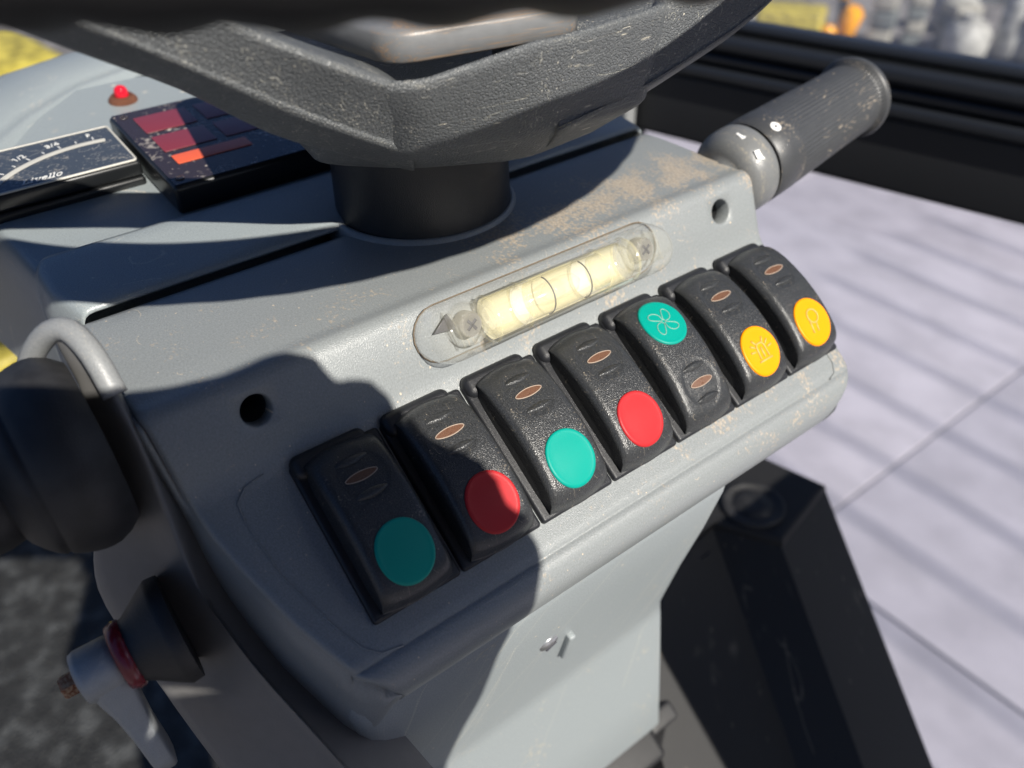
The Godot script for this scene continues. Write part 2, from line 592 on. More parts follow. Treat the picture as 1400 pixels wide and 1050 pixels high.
func side_bar(called: String, h0: float, h1: float, depth: float, out: float, mat: Material, parent: Node, f0 := -900.0, f1 := 900.0, r := 4.0) -> void:
	var len := (f1 - f0) / cos(atan(0.2505))
	var fm := (f0 + f1) / 2
	var b := Basis(Vector3.UP, atan(0.2505))
	put(called, rbox(Vector3(depth, h1 - h0, len), r, 2), mat, parent, Transform3D(b, L(-0.2505 * fm + out, fm, (h0 + h1) / 2)))

func build_cab() -> void:
	var t := thing("cab_side_wall", "black cab side frame with ribbed window seals beside the console", "cab wall", at_world(330, 0, 0))
	side_bar("sill_panel", -101, -58, 16, 4, M.frame, t)
	side_bar("window_seal", -58, -50, 20, 0, M.seal, t, -900, 900, 3)
	side_bar("window_seal", -49, -42, 15, 1, M.seal, t, -900, 900, 3)
	side_bar("window_seal", -41, -31, 22, 1, M.seal, t, -900, 900, 4)
	side_bar("window_seal", -30, -24, 14, 4, M.seal, t, -900, 900, 3)
	var g := thing("upper_window_pane", "clear upper side window pane above the black seals", "window", at_world(336, 0, 0))
	side_bar("glass", -26, 700, 3, 0, M.glass, g, -900, 900, 1)
	var g2 := thing("lower_window_pane", "clear lower door pane with pale paving behind it", "window", at_world(338, 0, 0))
	side_bar("glass", -760, -98, 3, 0, M.glass, g2, -900, 900, 1)
	var p := thing("cab_front_post", "grey upright cab post behind the steering wheel spoke", "post", at_world(330 - 0.2505 * 188, 188, 0))
	put("post_body", rbox(Vector3(10, 700, 9), 3, 2, Vector3(-12, 180, 0)), M.trim, p)
	put("dark_edge", rbox(Vector3(24, 700, 30), 3, 2, Vector3(0, 180, -18)), M.frame, p)
	var ro := put("added_cab_roof", rbox(Vector3(900, 40, 760), 14, 2), M.frame, self, Transform3D(Basis.IDENTITY, W(-60, -320, 820)))  # unseen roof, length chosen to dim the sky light on the console
	tag(ro, "unseen dark cab roof panel above the console, added to cut sky light", "roof")
	var ar := thing("shade_blocker", "unseen black padded armrest behind the sloping pedestal", "blocker", at_world(168, -445, -92))  # added out of view only to keep the pedestal in shade
	put("pad", rbox(Vector3(176, 60, 420), 18, 4, Vector3(0, 26, 0)), M.rubber, ar)
	put("support", rbox(Vector3(60, 300, 90), 10, 3, Vector3(0, -150, 60)), M.black, ar)
	var f := put("cab_floor", rbox(Vector3(790, 20, 1800), 4, 2), M.mat, self, Transform3D(Basis.IDENTITY, W(-60, 270, -640)))
	var fw := put("cab_front_wall", rbox(Vector3(790, 300, 30), 6, 2), M.frame, self, Transform3D(Basis.IDENTITY, W(-60, 1185, -480)))
	tag(fw, "low dark cab front wall beyond the floor mat", "wall")
	tag(f, "dark dirty rubber cab floor mat below the console", "floor mat")

# ------------------------------------------------------------------ console
func casing_profile() -> Array:        # (y, z) from the gap over shelf, face and switch panel to the lip
	var p := [Vector2(70.5, -52), Vector2(70.3, -26), Vector2(69.6, -23.4), Vector2(68, -21.6), Vector2(64, -18.6)]
	for i in 6: p.append(Vector2(58, -14.6).lerp(Vector2(39, -2.0), i / 5.0))
	p.append_array([Vector2(36.6, -0.6), Vector2(34.4, 0.9), Vector2(32.6, 1.9), Vector2(31, 2.3), Vector2(29.4, 2.2), Vector2(27.9, 2.0) ])
	p[-1] = Vector2(28.2, 2.35)
	p[-2] = Vector2(30.0, 2.9)
	p[-3] = Vector2(31.8, 2.8)
	p[-4] = Vector2(33.4, 2.0)
	p.append_array([Vector2(20, -3.55), Vector2(18, -5.0), Vector2(16, -6.5), Vector2(14.6, -7.4), Vector2(13.2, -8.1), Vector2(11.6, -8.7), Vector2(10, -9), Vector2(4, -9), Vector2(-4, -9), Vector2(-12, -9), Vector2(-20, -9), Vector2(-28, -9), Vector2(-34, -9), Vector2(-36.5, -9.0), Vector2(-36.85, -9.5), Vector2(-37.25, -9.12)])
	p.append_array([Vector2(-39.6, -9.4), Vector2(-41.6, -10.4), Vector2(-43.5, -12.2), Vector2(-45, -14.6), Vector2(-46.1, -17.6), Vector2(-46.7, -21), Vector2(-46.8, -24.5), Vector2(-46.2, -27.5), Vector2(-44.8, -29.5), Vector2(-42, -30.5)])
	return p

func interp(x: float, t: Array) -> float:
	for i in t.size() - 1:
		if x <= t[i + 1][0]:
			return lerpf(t[i][1], t[i + 1][1], clampf((x - t[i][0]) / (t[i + 1][0] - t[i][0]), 0, 1))
	return t[-1][1]

const HOLES := [-13.2, 140.9]

func build_casing() -> void:
	var t := thing("control_console", "grey moulded dashboard console holding the row of seven switches", "console", panel())
	var prof := casing_profile()
	var n := prof.size()
	var rows := []
	var uvs := []
	var total := 0.0
	for j in n - 1: total += prof[j].distance_to(prof[j + 1])
	var s := 0.0
	var xs := []
	for h in HOLES: xs.append_array([h - 6.0, h + 6.0])
	var rounds := [[0.0, 3.2], [0.13, 1.9], [0.45, 0.85], [1.2, 0.2], [2.6, 0.0]]
	for j in n:
		var y: float = prof[j].x
		var z: float = prof[j].y
		var a: Vector2 = prof[maxi(j - 1, 0)]
		var b: Vector2 = prof[mini(j + 1, n - 1)]
		var tg := (b - a).normalized()
		var nv := Vector2(tg.y, -tg.x)          # outward in (y, z)
		if j == 0: nv = Vector2(0, 1)
		if nv.dot(Vector2(-0.35, 1)) < 0 and j < n - 6: nv = -nv
		var drop := interp(-y, [[-72.0, 7.0], [-30.0, 7.0], [-16.0, 20.0], [-4.0, 30.0], [20.0, 34.0], [40.0, 36.0], [47.0, 30.0]])
		var xl := interp(-y, [[-71.0, -36.0], [-66.0, -37.2], [-36.0, -37.0], [-21.0, -35.0], [0.0, -32.4], [21.0, -26.6], [38.0, -19.8], [44.0, -15.0], [47.0, -12.0]])
		var xr := interp(-y, [[-71.0, 158.0], [-28.0, 158.0], [30.0, 158.0], [36.0, 157.0], [41.0, 153.6], [45.0, 149.0], [47.0, 147.0]])
		var row := []
		var uv := []
		# left flank
		var flank := [[-2.8, drop], [-2.2, drop * 0.66], [-1.0, drop * 0.34], [-0.2, minf(drop * 0.16, 4.0)]]
		var und := smoothstep(-43.0, -46.0, y)
		for q in flank:
			row.append(V(xl + q[0] * (1 - und) + und * 1.5, y - 0.25 * q[1] * (1 - und) * smoothstep(20, -20, y), z - q[1] * (1 - und * 0.96)))
		for q in rounds:
			row.append(V(xl + q[0], y - nv.x * q[1], z - nv.y * q[1]))
		var cols := [xl + 5.0, -24.0]
		cols[0] = minf(cols[0], -24.5) if y > -15 else xl + 4.0
		if y <= -15: cols[1] = maxf(-24.0, xl + 6.0)
		cols.append_array([maxf(xs[0], cols[1] + 0.5), maxf(xs[1], cols[1] + 1.0)])
		for k in 9: cols.append(lerpf(4.0, 126.0, k / 8.0))
		cols.append_array([xs[2], xs[3], 150.0 if xr > 152 else xr - 4.0])
		if cols[-1] < cols[-2]: cols[-2] = cols[-1] - 0.6
		for x in cols: row.append(V(x, y, z))
		for q in range(4, -1, -1):
			var e = rounds[q]
			row.append(V(xr - e[0], y - nv.x * e[1], z - nv.y * e[1]))
		row.append(V(xr + 0.3, y, z - minf(drop * 0.3, 6.0) * (1 - und)))
		row.append(V(xr - 1.0, y, z - 30.0 * (1 - und)))
		if j > 0: s += prof[j - 1].distance_to(prof[j])
		for p in row: uv.append(Vector2((p.x * 1000.0 + 45.0) / 215.0, s / 190.0))
		rows.append(row)
		uvs.append(uv)
	# the row band that carries the two holes
	var jh := 0
	for j in n - 1:
		if prof[j].x > 25.2 and prof[j + 1].x < 25.2: jh = j
	var skip := {}
	var ci := []
	for h in HOLES:
		for i in rows[jh].size() - 1:
			if absf(rows[jh][i].x * 1000 - (h - 6.0)) < 0.01 and absf(rows[jh][i + 1].x * 1000 - (h + 6.0)) < 0.01:
				skip["%d,%d" % [jh, i]] = true
				ci.append(i)
	var wells := []
	var st := begin()
	sheet(st, rows, false, skip, false, uvs)
	for k in ci.size():
		var i: int = ci[k]
		var a: Vector3 = rows[jh][i]
		var b: Vector3 = rows[jh][i + 1]
		var c: Vector3 = rows[jh + 1][i + 1]
		var d: Vector3 = rows[jh + 1][i]
		var mid := (a + b + c + d) / 4
		var ex := (b - a).normalized()
		var ey := (d - a).normalized()
		var hr := 0.0037
		var outer := []
		var inner := []
		var lip := []
		var rim := []
		var angs := []
		for e in 32: angs.append(TAU * e / 32)
		for cx in [-1, 1]:
			for cy in [-1, 1]: angs.append(fposmod(atan2(cy * a.distance_to(d), cx * a.distance_to(b)), TAU))
		angs.sort()
		for ang in angs:
			var dir := ex * cos(ang) + ey * sin(ang)
			var kx := (a.distance_to(b) / 2) / maxf(1e-6, absf(cos(ang)))
			var ky := (a.distance_to(d) / 2) / maxf(1e-6, absf(sin(ang)))
			var op: Vector3 = mid + dir * minf(kx, ky)
			for cc in [a, b, c, d]:
				if op.distance_to(cc) < 0.0002: op = cc
			outer.append(op)
			rim.append(mid + dir * (hr + 0.0004))
			inner.append(mid + dir * hr)
			lip.append(mid + dir * hr)
		var nn := ex.cross(ey).normalized()
		if nn.z > 0: nn = -nn
		var rr := [outer, rim]
		var lowered := []
		var bottom := []
		for e in angs.size():
			lowered.append(inner[e] + nn * 0.0004)
			bottom.append(inner[e] + nn * 0.005)
		rr.append(lowered)
		rr.append(bottom)
		wells.append([mid + nn * 0.004, nn])
		var ru := []
		for r in rr:
			var u := []
			for p in r: u.append(Vector2((p.x * 1000.0 + 45.0) / 215.0, (uvs[jh][i].y + uvs[jh + 1][i].y) / 2 + (p - mid).dot(ey) / 0.190))
			ru.append(u)
		sheet(st, rr, true, {}, false, ru)
	put("casing", done(st), M.casing, t)
	for w in wells:
		put("screw_well", lathe([Vector2(3.72, 0), Vector2(3.72, 24), Vector2(1.0, 24.2)], 28, true, false), M.well_shade, t, Transform3D(axis(w[1]), w[0]))
	# fine moulded line round the switch field
	var line := []
	for p in [Vector2(-17, 12.3), Vector2(-22, 11.2), Vector2(-25, 8.6), Vector2(-25.4, 4), Vector2(-24, -10), Vector2(-19, -26), Vector2(-16, -32.6), Vector2(-13, -35.6), Vector2(-8, -36.7)]:
		line.append(V(p.x, p.y, -9.0 + (0.45 if p.y > 11 else 0.02)))
	put("moulded_line", tube(line, 0.00022, 6), M.casing, t)
	var lr := []
	for p in [Vector2(146, -36.9), Vector2(149, -36.0), Vector2(151, -33), Vector2(151.6, -28), Vector2(151.6, 4)]:
		lr.append(V(p.x, p.y, -8.95))
	put("moulded_line", tube(lr, 0.0003, 6), M.casing, t)
	# raised collar round the steering neck
	put("neck_collar", lathe([Vector2(29.4, -6), Vector2(28.6, -0.6), Vector2(28.0, 0.5), Vector2(27.3, 0.8), Vector2(26.7, 0.5), Vector2(26.3, -4)], 48, true, false), M.casing, t, Transform3D(PB.inverse(), V(66, 73, -23.8)))

func cab_local() -> Transform3D:
	return Transform3D(Basis.IDENTITY, ORG)

func build_rear_cover() -> void:
	var t := thing("instrument_deck", "grey rear dashboard cover carrying the gauge and warning panel", "dashboard", cab_local())
	var prof := [Vector2(16, -40), Vector2(16, -6), Vector2(14, -2.2), Vector2(4.0, -1.2), Vector2(3.4, -0.6), Vector2(3.5, 0.1), Vector2(4.4, 0.9), Vector2(7.6, 1.6), Vector2(15, 2.6), Vector2(25, 3.8), Vector2(29.5, 4.2), Vector2(31.5, 3.9), Vector2(32.8, 2.6), Vector2(33.6, 0.8), Vector2(35, 0.0), Vector2(38, 0.0)]
	for i in 8: prof.append(Vector2(50 + i * 14.0, 0.9 + i * 1.22))
	var rows := []
	for p in prof:
		var f: float = p.x
		var h: float = p.y
		var xl := interp(f, [[0.0, -99.0], [5.0, -100.5], [16.0, -104.2], [22.0, -104.8], [29.0, -103.6], [32.0, -102.4], [34.0, -104.0], [60.0, -106.0], [110.0, -116.0], [150.0, -120.0]])
		var r := []
		for q in [[-2.5, 60.0], [-2.2, 30.0], [-1.3, 9.0], [-0.3, 3.4], [0.2, 1.9], [0.8, 0.9], [1.8, 0.25], [3.4, 0.0], [12.0, 0.0]]:
			r.append(L(xl + q[0], f, h - q[1]))
		for k in 8: r.append(L(lerpf(-78.0, 90.0, k / 7.0), f, h))
		r.append(L(93, f, h - 2))
		r.append(L(94, f, h - 40))
		rows.append(r)
	put("deck_cover", sheet_mesh(rows), M.deck, t)
	# the hump behind: a low ridge that curves round the back of the deck
	var ridge := [Vector2(-150, 40), Vector2(-124, 76), Vector2(-101, 107), Vector2(-80, 133), Vector2(-58, 152), Vector2(-30, 163), Vector2(10, 168), Vector2(60, 168), Vector2(95, 166)]
	var rr := []
	for k in ridge.size():
		var a: Vector2 = ridge[maxi(k - 1, 0)]
		var b: Vector2 = ridge[mini(k + 1, ridge.size() - 1)]
		var nrm := (b - a).normalized().orthogonal()
		if nrm.y > 0: nrm = -nrm
		var row := []
		for q in [[-6.0, -2.4], [-3.0, -0.2], [-1.2, 0.6], [0.0, 0.2], [2.0, 1.4], [6.0, 2.8], [14.0, 4.0], [26.0, 3.5], [36.0, 1.0], [43.0, -4.0], [48.0, -14.0], [52.0, -40.0]]:
			var p: Vector2 = ridge[k] - nrm * q[0]
			row.append(L(p.x, p.y, 10.2 - 0.012 * absf(p.x) + q[1] + 0.02 * (ridge[k].y - 150)))
		rr.append(row)
	put("rear_hump", sheet_mesh(rr, false, true), M.deck, t)

func cabpts(a: Array) -> Array:
	var r := []
	for p in a: r.append(L(p[0], p[1], p[2]))
	return r

func smooth_rows(rows: Array, n := 3) -> Array:      # Catmull-Rom in both ways
	var one := func(pts: Array) -> Array:
		var o := []
		for i in pts.size() - 1:
			var p0: Vector3 = pts[maxi(i - 1, 0)]
			var p3: Vector3 = pts[mini(i + 2, pts.size() - 1)]
			for k in n: o.append(pts[i].cubic_interpolate(pts[i + 1], p0, p3, float(k) / n))
		o.append(pts[-1])
		return o
	var wide := []
	for r in rows: wide.append(one.call(r))
	var res := []
	var cols := []
	for i in wide[0].size():
		var c := []
		for r in wide: c.append(r[i])
		cols.append(one.call(c))
	for j in cols[0].size():
		var r := []
		for i in cols.size(): r.append(cols[i][j])
		res.append(r)
	return res

func build_pillar() -> void:
	var t := thing("column_side_shell", "grey column side shell with shade in its colour below the left lever boot", "column cover", cab_local())
	var rows := [
		[[-103.6, -34.0, 12.2], [-105.4, -33.0, 14.0], [-107.3, -29.5, 14.8], [-109.2, -26.5, 13.0], [-109.0, -26.0, 8.0], [-104, -20, -6]],
		[[-103.6, -45.0, -0.5], [-105.0, -43.0, 2.4], [-107.0, -38.0, 2.6], [-109.0, -34.5, 0.5], [-109.0, -33.0, -4.0], [-104, -26, -14]],
		[[-103.4, -49.7, -12.5], [-105.0, -48.4, -10.6], [-108.3, -42.1, -13.3], [-112.5, -34.7, -20.0], [-114.0, -31.5, -25.7], [-108, -20, -34]],
		[[-103.5, -54.8, -26.5], [-105.2, -53.8, -24.4], [-109.0, -46.9, -28.9], [-116.6, -35.9, -38.1], [-121.0, -28.7, -46.8], [-114, -18, -52]],
		[[-103.6, -61.3, -40.0], [-105.4, -60.4, -37.6], [-109.7, -54.8, -42.4], [-118.1, -43.1, -50.0], [-123.0, -34.3, -57.8], [-116, -22, -64]],
		[[-100.4, -74.0, -56.0], [-102.2, -73.4, -53.2], [-107.3, -67.3, -58.4], [-116.2, -56.5, -67.3], [-119.9, -50.6, -75.5], [-112, -38, -84]],
		[[-94.8, -89.7, -71.5], [-96.8, -89.0, -68.4], [-102.6, -83.3, -74.7], [-112.4, -73.1, -84.8], [-116.2, -67.0, -92.9], [-108, -54, -101]],
		[[-89.0, -105.9, -87.0], [-91.0, -105.2, -84.0], [-97.1, -98.9, -89.9], [-107.5, -90.2, -102.0], [-111.4, -84.5, -110.6], [-103, -72, -118]],
		[[-84.0, -120.0, -102.0], [-86.0, -119.4, -99.0], [-92, -113, -106], [-103, -104, -118], [-107, -98, -127], [-98, -86, -134]]]
	var pts := []
	for j in rows.size():
		var r: Array = rows[j]
		var lap := smoothstep(2.0, 5.0, j)
		r.push_front([r[0][0] + 1.0 + 15.0 * lap, r[0][1] + 2.0 + 12.0 * lap, r[0][2] - 3.0 - 9.0 * lap])
		pts.append(cabpts(r))
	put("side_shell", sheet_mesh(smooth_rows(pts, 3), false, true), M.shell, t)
	var arch := cabpts([[-104.2, -42, 4.5], [-104.8, -36, 11.5], [-106.5, -29, 14.6], [-109.5, -24.5, 13.4], [-113, -20.5, 8.8], [-116, -17.5, 2.5], [-118, -16, -5], [-118.5, -16, -14]])
	var sm: Array = smooth_rows([arch, arch], 3)[0]
	var st := begin()
	tube_in(st, sm, 0.0026, 12)
	put("slot_rim", done(st), M.trim, t)
	put("slot_lining", rbox(Vector3(5, 22, 18), 2, 2, Vector3(-105, -10, 22)), M.black, t)

func build_plate() -> void:
	var t := thing("lower_cover_plate", "pale grey scuffed lower cover plate under the switch panel lip", "cover plate", panel())
	# (x, y, z) rows going down; upper slope, fold, lower facet
	var rows := []
	var down := [[-42.0, -24.0], [-45.6, -27.0], [-48.5, -32.0], [-55.5, -50.3], [-63.5, -73.0], [-71.5, -96.0], [-74.0, -103.0], [-75.6, -107.0], [-78.2, -111.0], [-90.0, -127.0], [-104.0, -146.0], [-122.0, -170.0], [-124.0, -176.0]]
	for k in down.size():
		var y: float = down[k][0]
		var z: float = down[k][1]
		var xl := interp(float(k), [[0.0, -19.0], [2.0, -19.0], [6.0, -10.0], [12.0, 0.0]])
		var xr := interp(float(k), [[0.0, 107.0], [4.0, 104.0], [6.0, 106.5], [8.0, 108.0], [12.0, 113.0]])
		var row := [V(xl - 3.6, y + 14, z - 4), V(xl - 3.4, y + 6.5, z - 2), V(xl - 2.2, y + 2.6, z - 1.0), V(xl, y + 0.7, z - 0.2), V(xl + 3.0, y, z)]
		for i in 7: row.append(V(lerpf(xl + 8, xr - 6, i / 6.0), y, z))
		var bev := interp(float(k), [[0.0, 0.3], [3.0, 0.3], [5.0, 2.6], [6.0, 4.0], [7.0, 1.0], [12.0, 0.4]])
		row.append_array([V(xr - bev, y, z), V(xr, y + bev * 0.35, z + bev * 0.1), V(xr + 0.4, y + 14, z - 4)])
		rows.append(row)
	put("plate", sheet_mesh(rows), M.plate, t)
	var nrm := Vector3(0, -0.944, 0.330)
	var b := Basis(Vector3.RIGHT, nrm.cross(Vector3.RIGHT).normalized() * -1.0, nrm)
	b = Basis(Vector3.RIGHT, nrm.cross(Vector3.RIGHT), nrm)
	put("clip_screw", lathe([Vector2(0.01, 1.6), Vector2(1.6, 1.5), Vector2(3.1, 0.9), Vector2(3.6, 0.2), Vector2(3.6, -1)], 24), M.steel, t, Transform3D(b * axis(Vector3(0, 0, 1)), V(41.7, -58.0, -58.6)))
	put("screw_slot", rbox(Vector3(4.2, 0.7, 0.5), 0.15, 2), M.ring, t, Transform3D(b * Basis(Vector3(0, 0, 1), 0.7), V(41.7, -58.0, -58.6) + nrm * 0.0016))
	put("raised_tab", rbox(Vector3(2.6, 15, 3.0), 0.8, 2), M.plate, t, Transform3D(b, V(50.5, -62.0, -68.5) + nrm * 0.0006))
	var cs := thing("gap_filler", "added black boxy support in the dark behind the lower cover plate", "support", at_world(62, 40, -630))  # added dark box that keeps the gap behind the plate black
	put("filler_body", rbox(Vector3(150, 420, 90), 10, 3, Vector3(0, 200, 0)), M.pedestal, cs)
	put("filler_tube", lathe([Vector2(16, 0), Vector2(16, 400)], 28), M.black, cs, Transform3D(Basis.IDENTITY, V(70, 0, 52)))
	var bb := thing("column_bracket", "black bracket end sticking out under the lower cover plate", "bracket", panel(Vector3(100, -118, -178)))
	put("bracket_body", rbox(Vector3(60, 16, 40), 3, 3, Vector3(-20, -10, -16)), M.black, bb)
	put("bracket_foot", rbox(Vector3(16, 9, 18), 2, 3, Vector3(16, -4, -4)), M.rubber, bb)
	put("bracket_rod", lathe([Vector2(5, -60), Vector2(5, 0)], 20), M.black, bb, Transform3D(axis(Vector3(0, 0.5, 0.8)), V(18, -8, -10)))

# ------------------------------------------------------------------ steering wheel
func build_wheel() -> void:
	var t := thing("steering_wheel", "black steering wheel with dusty two-spoke hub over the console", "steering wheel", at_world(0, 0, 0))
	# rim with finger grips on its inner lower side
	var rows := []
	var N := 516
	for i in N:
		var th := TAU * i / N
		var c := Vector3(cos(th), 0, -sin(th))
		var row := []
		var wave := pow(absf(cos((th - deg_to_rad(240.5)) * 26.5)), 1.4)
		for k in 20:
			var a := TAU * k / 20
			var r := 10.6 + 2.0 * wave * pow(maxf(0.0, cos(a - PI * 1.40)), 4.0)
			row.append(c * (134.2 + r * cos(a)) * 0.001 + Vector3(0, 0.0969 + r * sin(a) * 0.001, 0))
		rows.append(row)
	rows.append(rows[0])
	put("rim", sheet_mesh(rows, true, true), M.rim, t)
	# hub shell: neck opening, keel, ridge, top
	var keel := smooth_poly([Vector2(-21, -28), Vector2(4, -42), Vector2(34, -39), Vector2(44, -4), Vector2(32, 32), Vector2(0, 40), Vector2(-26, 32), Vector2(-38, -10)], 4)
	var ridge := smooth_poly([Vector2(-27.5, -39.5), Vector2(2, -49.5), Vector2(40, -50), Vector2(56, -5), Vector2(42, 42), Vector2(0, 52), Vector2(-36, 40), Vector2(-44, -18)], 4)
	var brim := smooth_poly([Vector2(-35, -52), Vector2(3, -57.5), Vector2(42, -53), Vector2(60, -5), Vector2(44, 44), Vector2(0, 56), Vector2(-40, 44), Vector2(-51, -29)], 4)
	var hr := []
	for l in [[24.5, 0.0, 0.0, 0.80], [25.0, 0.0, 0.0, 0.93], [26.2, 0.0, 0.0, 1.0], [28.0, 0.2, 0.0, 1.0], [34.0, 0.9, 0.0, 1.0], [35.2, 0.985, 0.0, 1.0], [36.4, 1.0, 0.06, 1.0], [46.0, 1.0, 0.52, 1.0], [54.0, 1.0, 0.92, 1.0], [56.0, 1.0, 1.0, 0.995], [56.8, 1.0, 1.0, 0.98], [56.2, 1.0, 1.0, 0.95], [48.0, 1.0, 1.0, 0.90], [47.0, 1.0, 1.0, 0.3]]:
		var r := []
		for i in keel.size():
			var p: Vector2 = keel[i].lerp(ridge[i], l[1]).lerp(brim[i], l[2]) * l[3]
			var up := 0.0
			if l[0] > 53.0 and p.y < 0: up = -1.0 + 3.4 * smoothstep(-30, -2, p.x)
			r.append(L(p.x, p.y, l[0] + up))
		hr.append(r)
	var st := begin()
	sheet(st, hr, true, {}, false)
	fan(st, hr[-1], false)
	put("hub_shell", done(st), M.wheel, t)
	# spokes: ridge points, keel points, unit vector across
	var spokes := [
		[[[8, -50.5, 35.5], [32, -50.5, 38.5], [53, -51.5, 44], [74, -52, 50.5], [96, -52, 62], [120, -51, 82]], [[10, -43, 28], [33, -45, 33], [54, -47, 39.5], [75, -48, 46.5], [96, -48, 58], [120, -47, 78]], Vector2(0.0, 1.0)],
		[[[-25.5, -37.0, 34.6], [-40, -39.2, 43.0], [-53, -38.5, 51], [-69.5, -39, 62], [-84, -39, 71.5], [-124, -40, 95]], [[-20, -28, 25.4], [-37, -28, 34.0], [-54, -28, 43.5], [-70, -26.5, 56], [-88.5, -28.5, 68], [-124, -30, 91]], Vector2(0.0, 1.0), -13.0]]
	for sp in spokes:
		var rr := []
		var n: Vector2 = sp[2].normalized()
		for i in sp[0].size():
			var p: Array = sp[0][i]
			var k: Array = sp[1][i]
			var row := [L(k[0] + n.x * 4, k[1] + n.y * 4, k[2] - 1.0), L(k[0], k[1], k[2]), L(lerpf(k[0], p[0], 0.9), lerpf(k[1], p[1], 0.9), lerpf(k[2], p[2], 0.82))]
			var th := lerpf(1.0, 0.55, float(i) / 5.0)
			var lean: float = sp[3] * (1.0 - float(i) / 5.0) if sp.size() > 3 else 0.0
			for q in [[0.0, 0.6], [0.2, 2.0], [0.8, 17.0], [1.4, 19.0], [3.2, 20.6], [14.0, 21.4], [23.0, 20.0], [26.0, 17.0], [26.0, 2.0], [23.0, -4.0]]:
				var la := clampf(q[1] / 19.0, 0.0, 1.0)
				row.append(L(p[0] + n.x * q[0] * th + lean * 0.62 * la, p[1] + n.y * q[0] * th + lean * la, p[2] + q[1] * th))
			rr.append(row)
		var rs := smooth_rows(rr, 3)
		var s2 := begin()
		var left: bool = sp[0][0][0] < -20
		sheet(s2, rs, true, {}, left)
		fan(s2, rs[0], not left)
		fan(s2, rs[-1], left)
		put("spoke", done(s2), M.wheel, t)
	# horn pad
	var pad := smooth_poly([Vector2(-33.8, -46.5), Vector2(11.5, -55.2), Vector2(22, 4), Vector2(-41, 14)], 3)
	var pr := []
	for l in [[57.6, 0.98], [58.1, 1.0], [63.0, 1.0], [63.8, 0.985], [64.3, 0.95], [65.0, 0.6]]:
		var r := []
		for p in pad: r.append(L(-10 + (p.x + 10) * l[1], -21 + (p.y + 21) * l[1], l[0]))
		pr.append(r)
	var s3 := begin()
	sheet(s3, pr, true)
	fan(s3, pr[-1], false)
	fan(s3, pr[0], true)
	put("horn_pad", done(s3), M.horn, t)
	put("horn_ring", lathe([Vector2(13.6, 64.4), Vector2(14.2, 65.3), Vector2(14.8, 64.4)], 48, true, false), M.horn, t, Transform3D(Basis.IDENTITY, L(-16, -30, 0)))
	put("column_neck", lathe([Vector2(26.4, -12), Vector2(26.2, 4), Vector2(25.6, 24), Vector2(25.6, 30)], 56), M.neck, t, Transform3D(Basis.IDENTITY, L(0, 2.5, 0)))

# ------------------------------------------------------------------ switches
func rocker_z(v: float) -> float:      # height over the panel along the rocker, v from -19.3 (bottom) to 19.3 (top)
	return interp(v, [[-19.3, 0.6], [-19.15, 2.4], [-18.7, 4.4], [-17.4, 6.6], [-15.4, 8.1], [-12.0, 9.2], [-8.0, 9.9], [-3.0, 10.3], [2.0, 10.2], [7.0, 9.6], [12.0, 8.5], [15.5, 7.2], [17.6, 5.7], [18.8, 3.8], [19.3, 1.4]])

func crown(v: float) -> float:
	return (rocker_z(v - 0.9) + rocker_z(v - 0.45) + rocker_z(v) + rocker_z(v + 0.45) + rocker_z(v + 0.9)) / 5.0

func rocker_mesh(slots_up: bool) -> ArrayMesh:
	var rows := []
	var vs := []
	for i in 5: vs.append(-19.3 + i * 0.35)
	for i in 89: vs.append(lerpf(-17.6, 17.6, i / 88.0))
	for i in 5: vs.append(17.9 + i * 0.35)
	var us := []
	for i in 37: us.append(lerpf(-1, 1, i / 36.0))
	for v in vs:
		var zt := crown(v)
		var row := []
		var wt := 8.9 - 0.25 * smoothstep(10, 19, v)
		var wb := 9.7 - 0.5 * smoothstep(12, 19.3, absf(v))
		row.append(V(-wb, v, -1.0))
		row.append(V(lerpf(-wb, -wt, 0.35), v, zt * 0.35))
		row.append(V(lerpf(-wb, -wt, 0.72), v, zt * 0.66))
		var edge := [[1.03, 0.78], [1.0, 0.875], [0.94, 0.95], [0.865, 0.988]]
		for e in edge: row.append(V(-wt * e[0] - 0.25 * (1 - e[1]) * 4, v + bow(e[0], v), zt * e[1]))
		for u in us:
			var x: float = u * wt * 0.78
			var z: float = zt + 0.16 * (1 - u * u)
			z += dent(x, v if slots_up else v, slots_up)
			row.append(V(x, v + bow(absf(u) * 0.78, v), z))
		for e in range(3, -1, -1): row.append(V(wt * edge[e][0] + 0.25 * (1 - edge[e][1]) * 4, v + bow(edge[e][0], v), zt * edge[e][1]))
		row.append(V(lerpf(wb, wt, 0.72), v, zt * 0.66))
		row.append(V(lerpf(wb, wt, 0.35), v, zt * 0.35))
		row.append(V(wb, v, -1.0))
		rows.append(row)
	var st := begin()
	sheet(st, rows, false, {}, true)
	fan(st, rows[0], true)
	fan(st, rows[-1], false)
	return done(st)

func bow(u: float, v: float) -> float:      # the ends of a rocker are slightly round in plan
	return (1 - u * u) * 1.3 * (smoothstep(13, 19, v) - smoothstep(-13, -19, v))

func dent(x: float, v: float, _up: bool) -> float:
	var z := 0.0
	var d := Vector2(x / 6.6, (v - 9.5) / 7.2).length()
	z -= 0.22 * smoothstep(1.0, 0.82, d)
	return z

func top_at(v: float) -> float:
	return crown(v) + 0.16

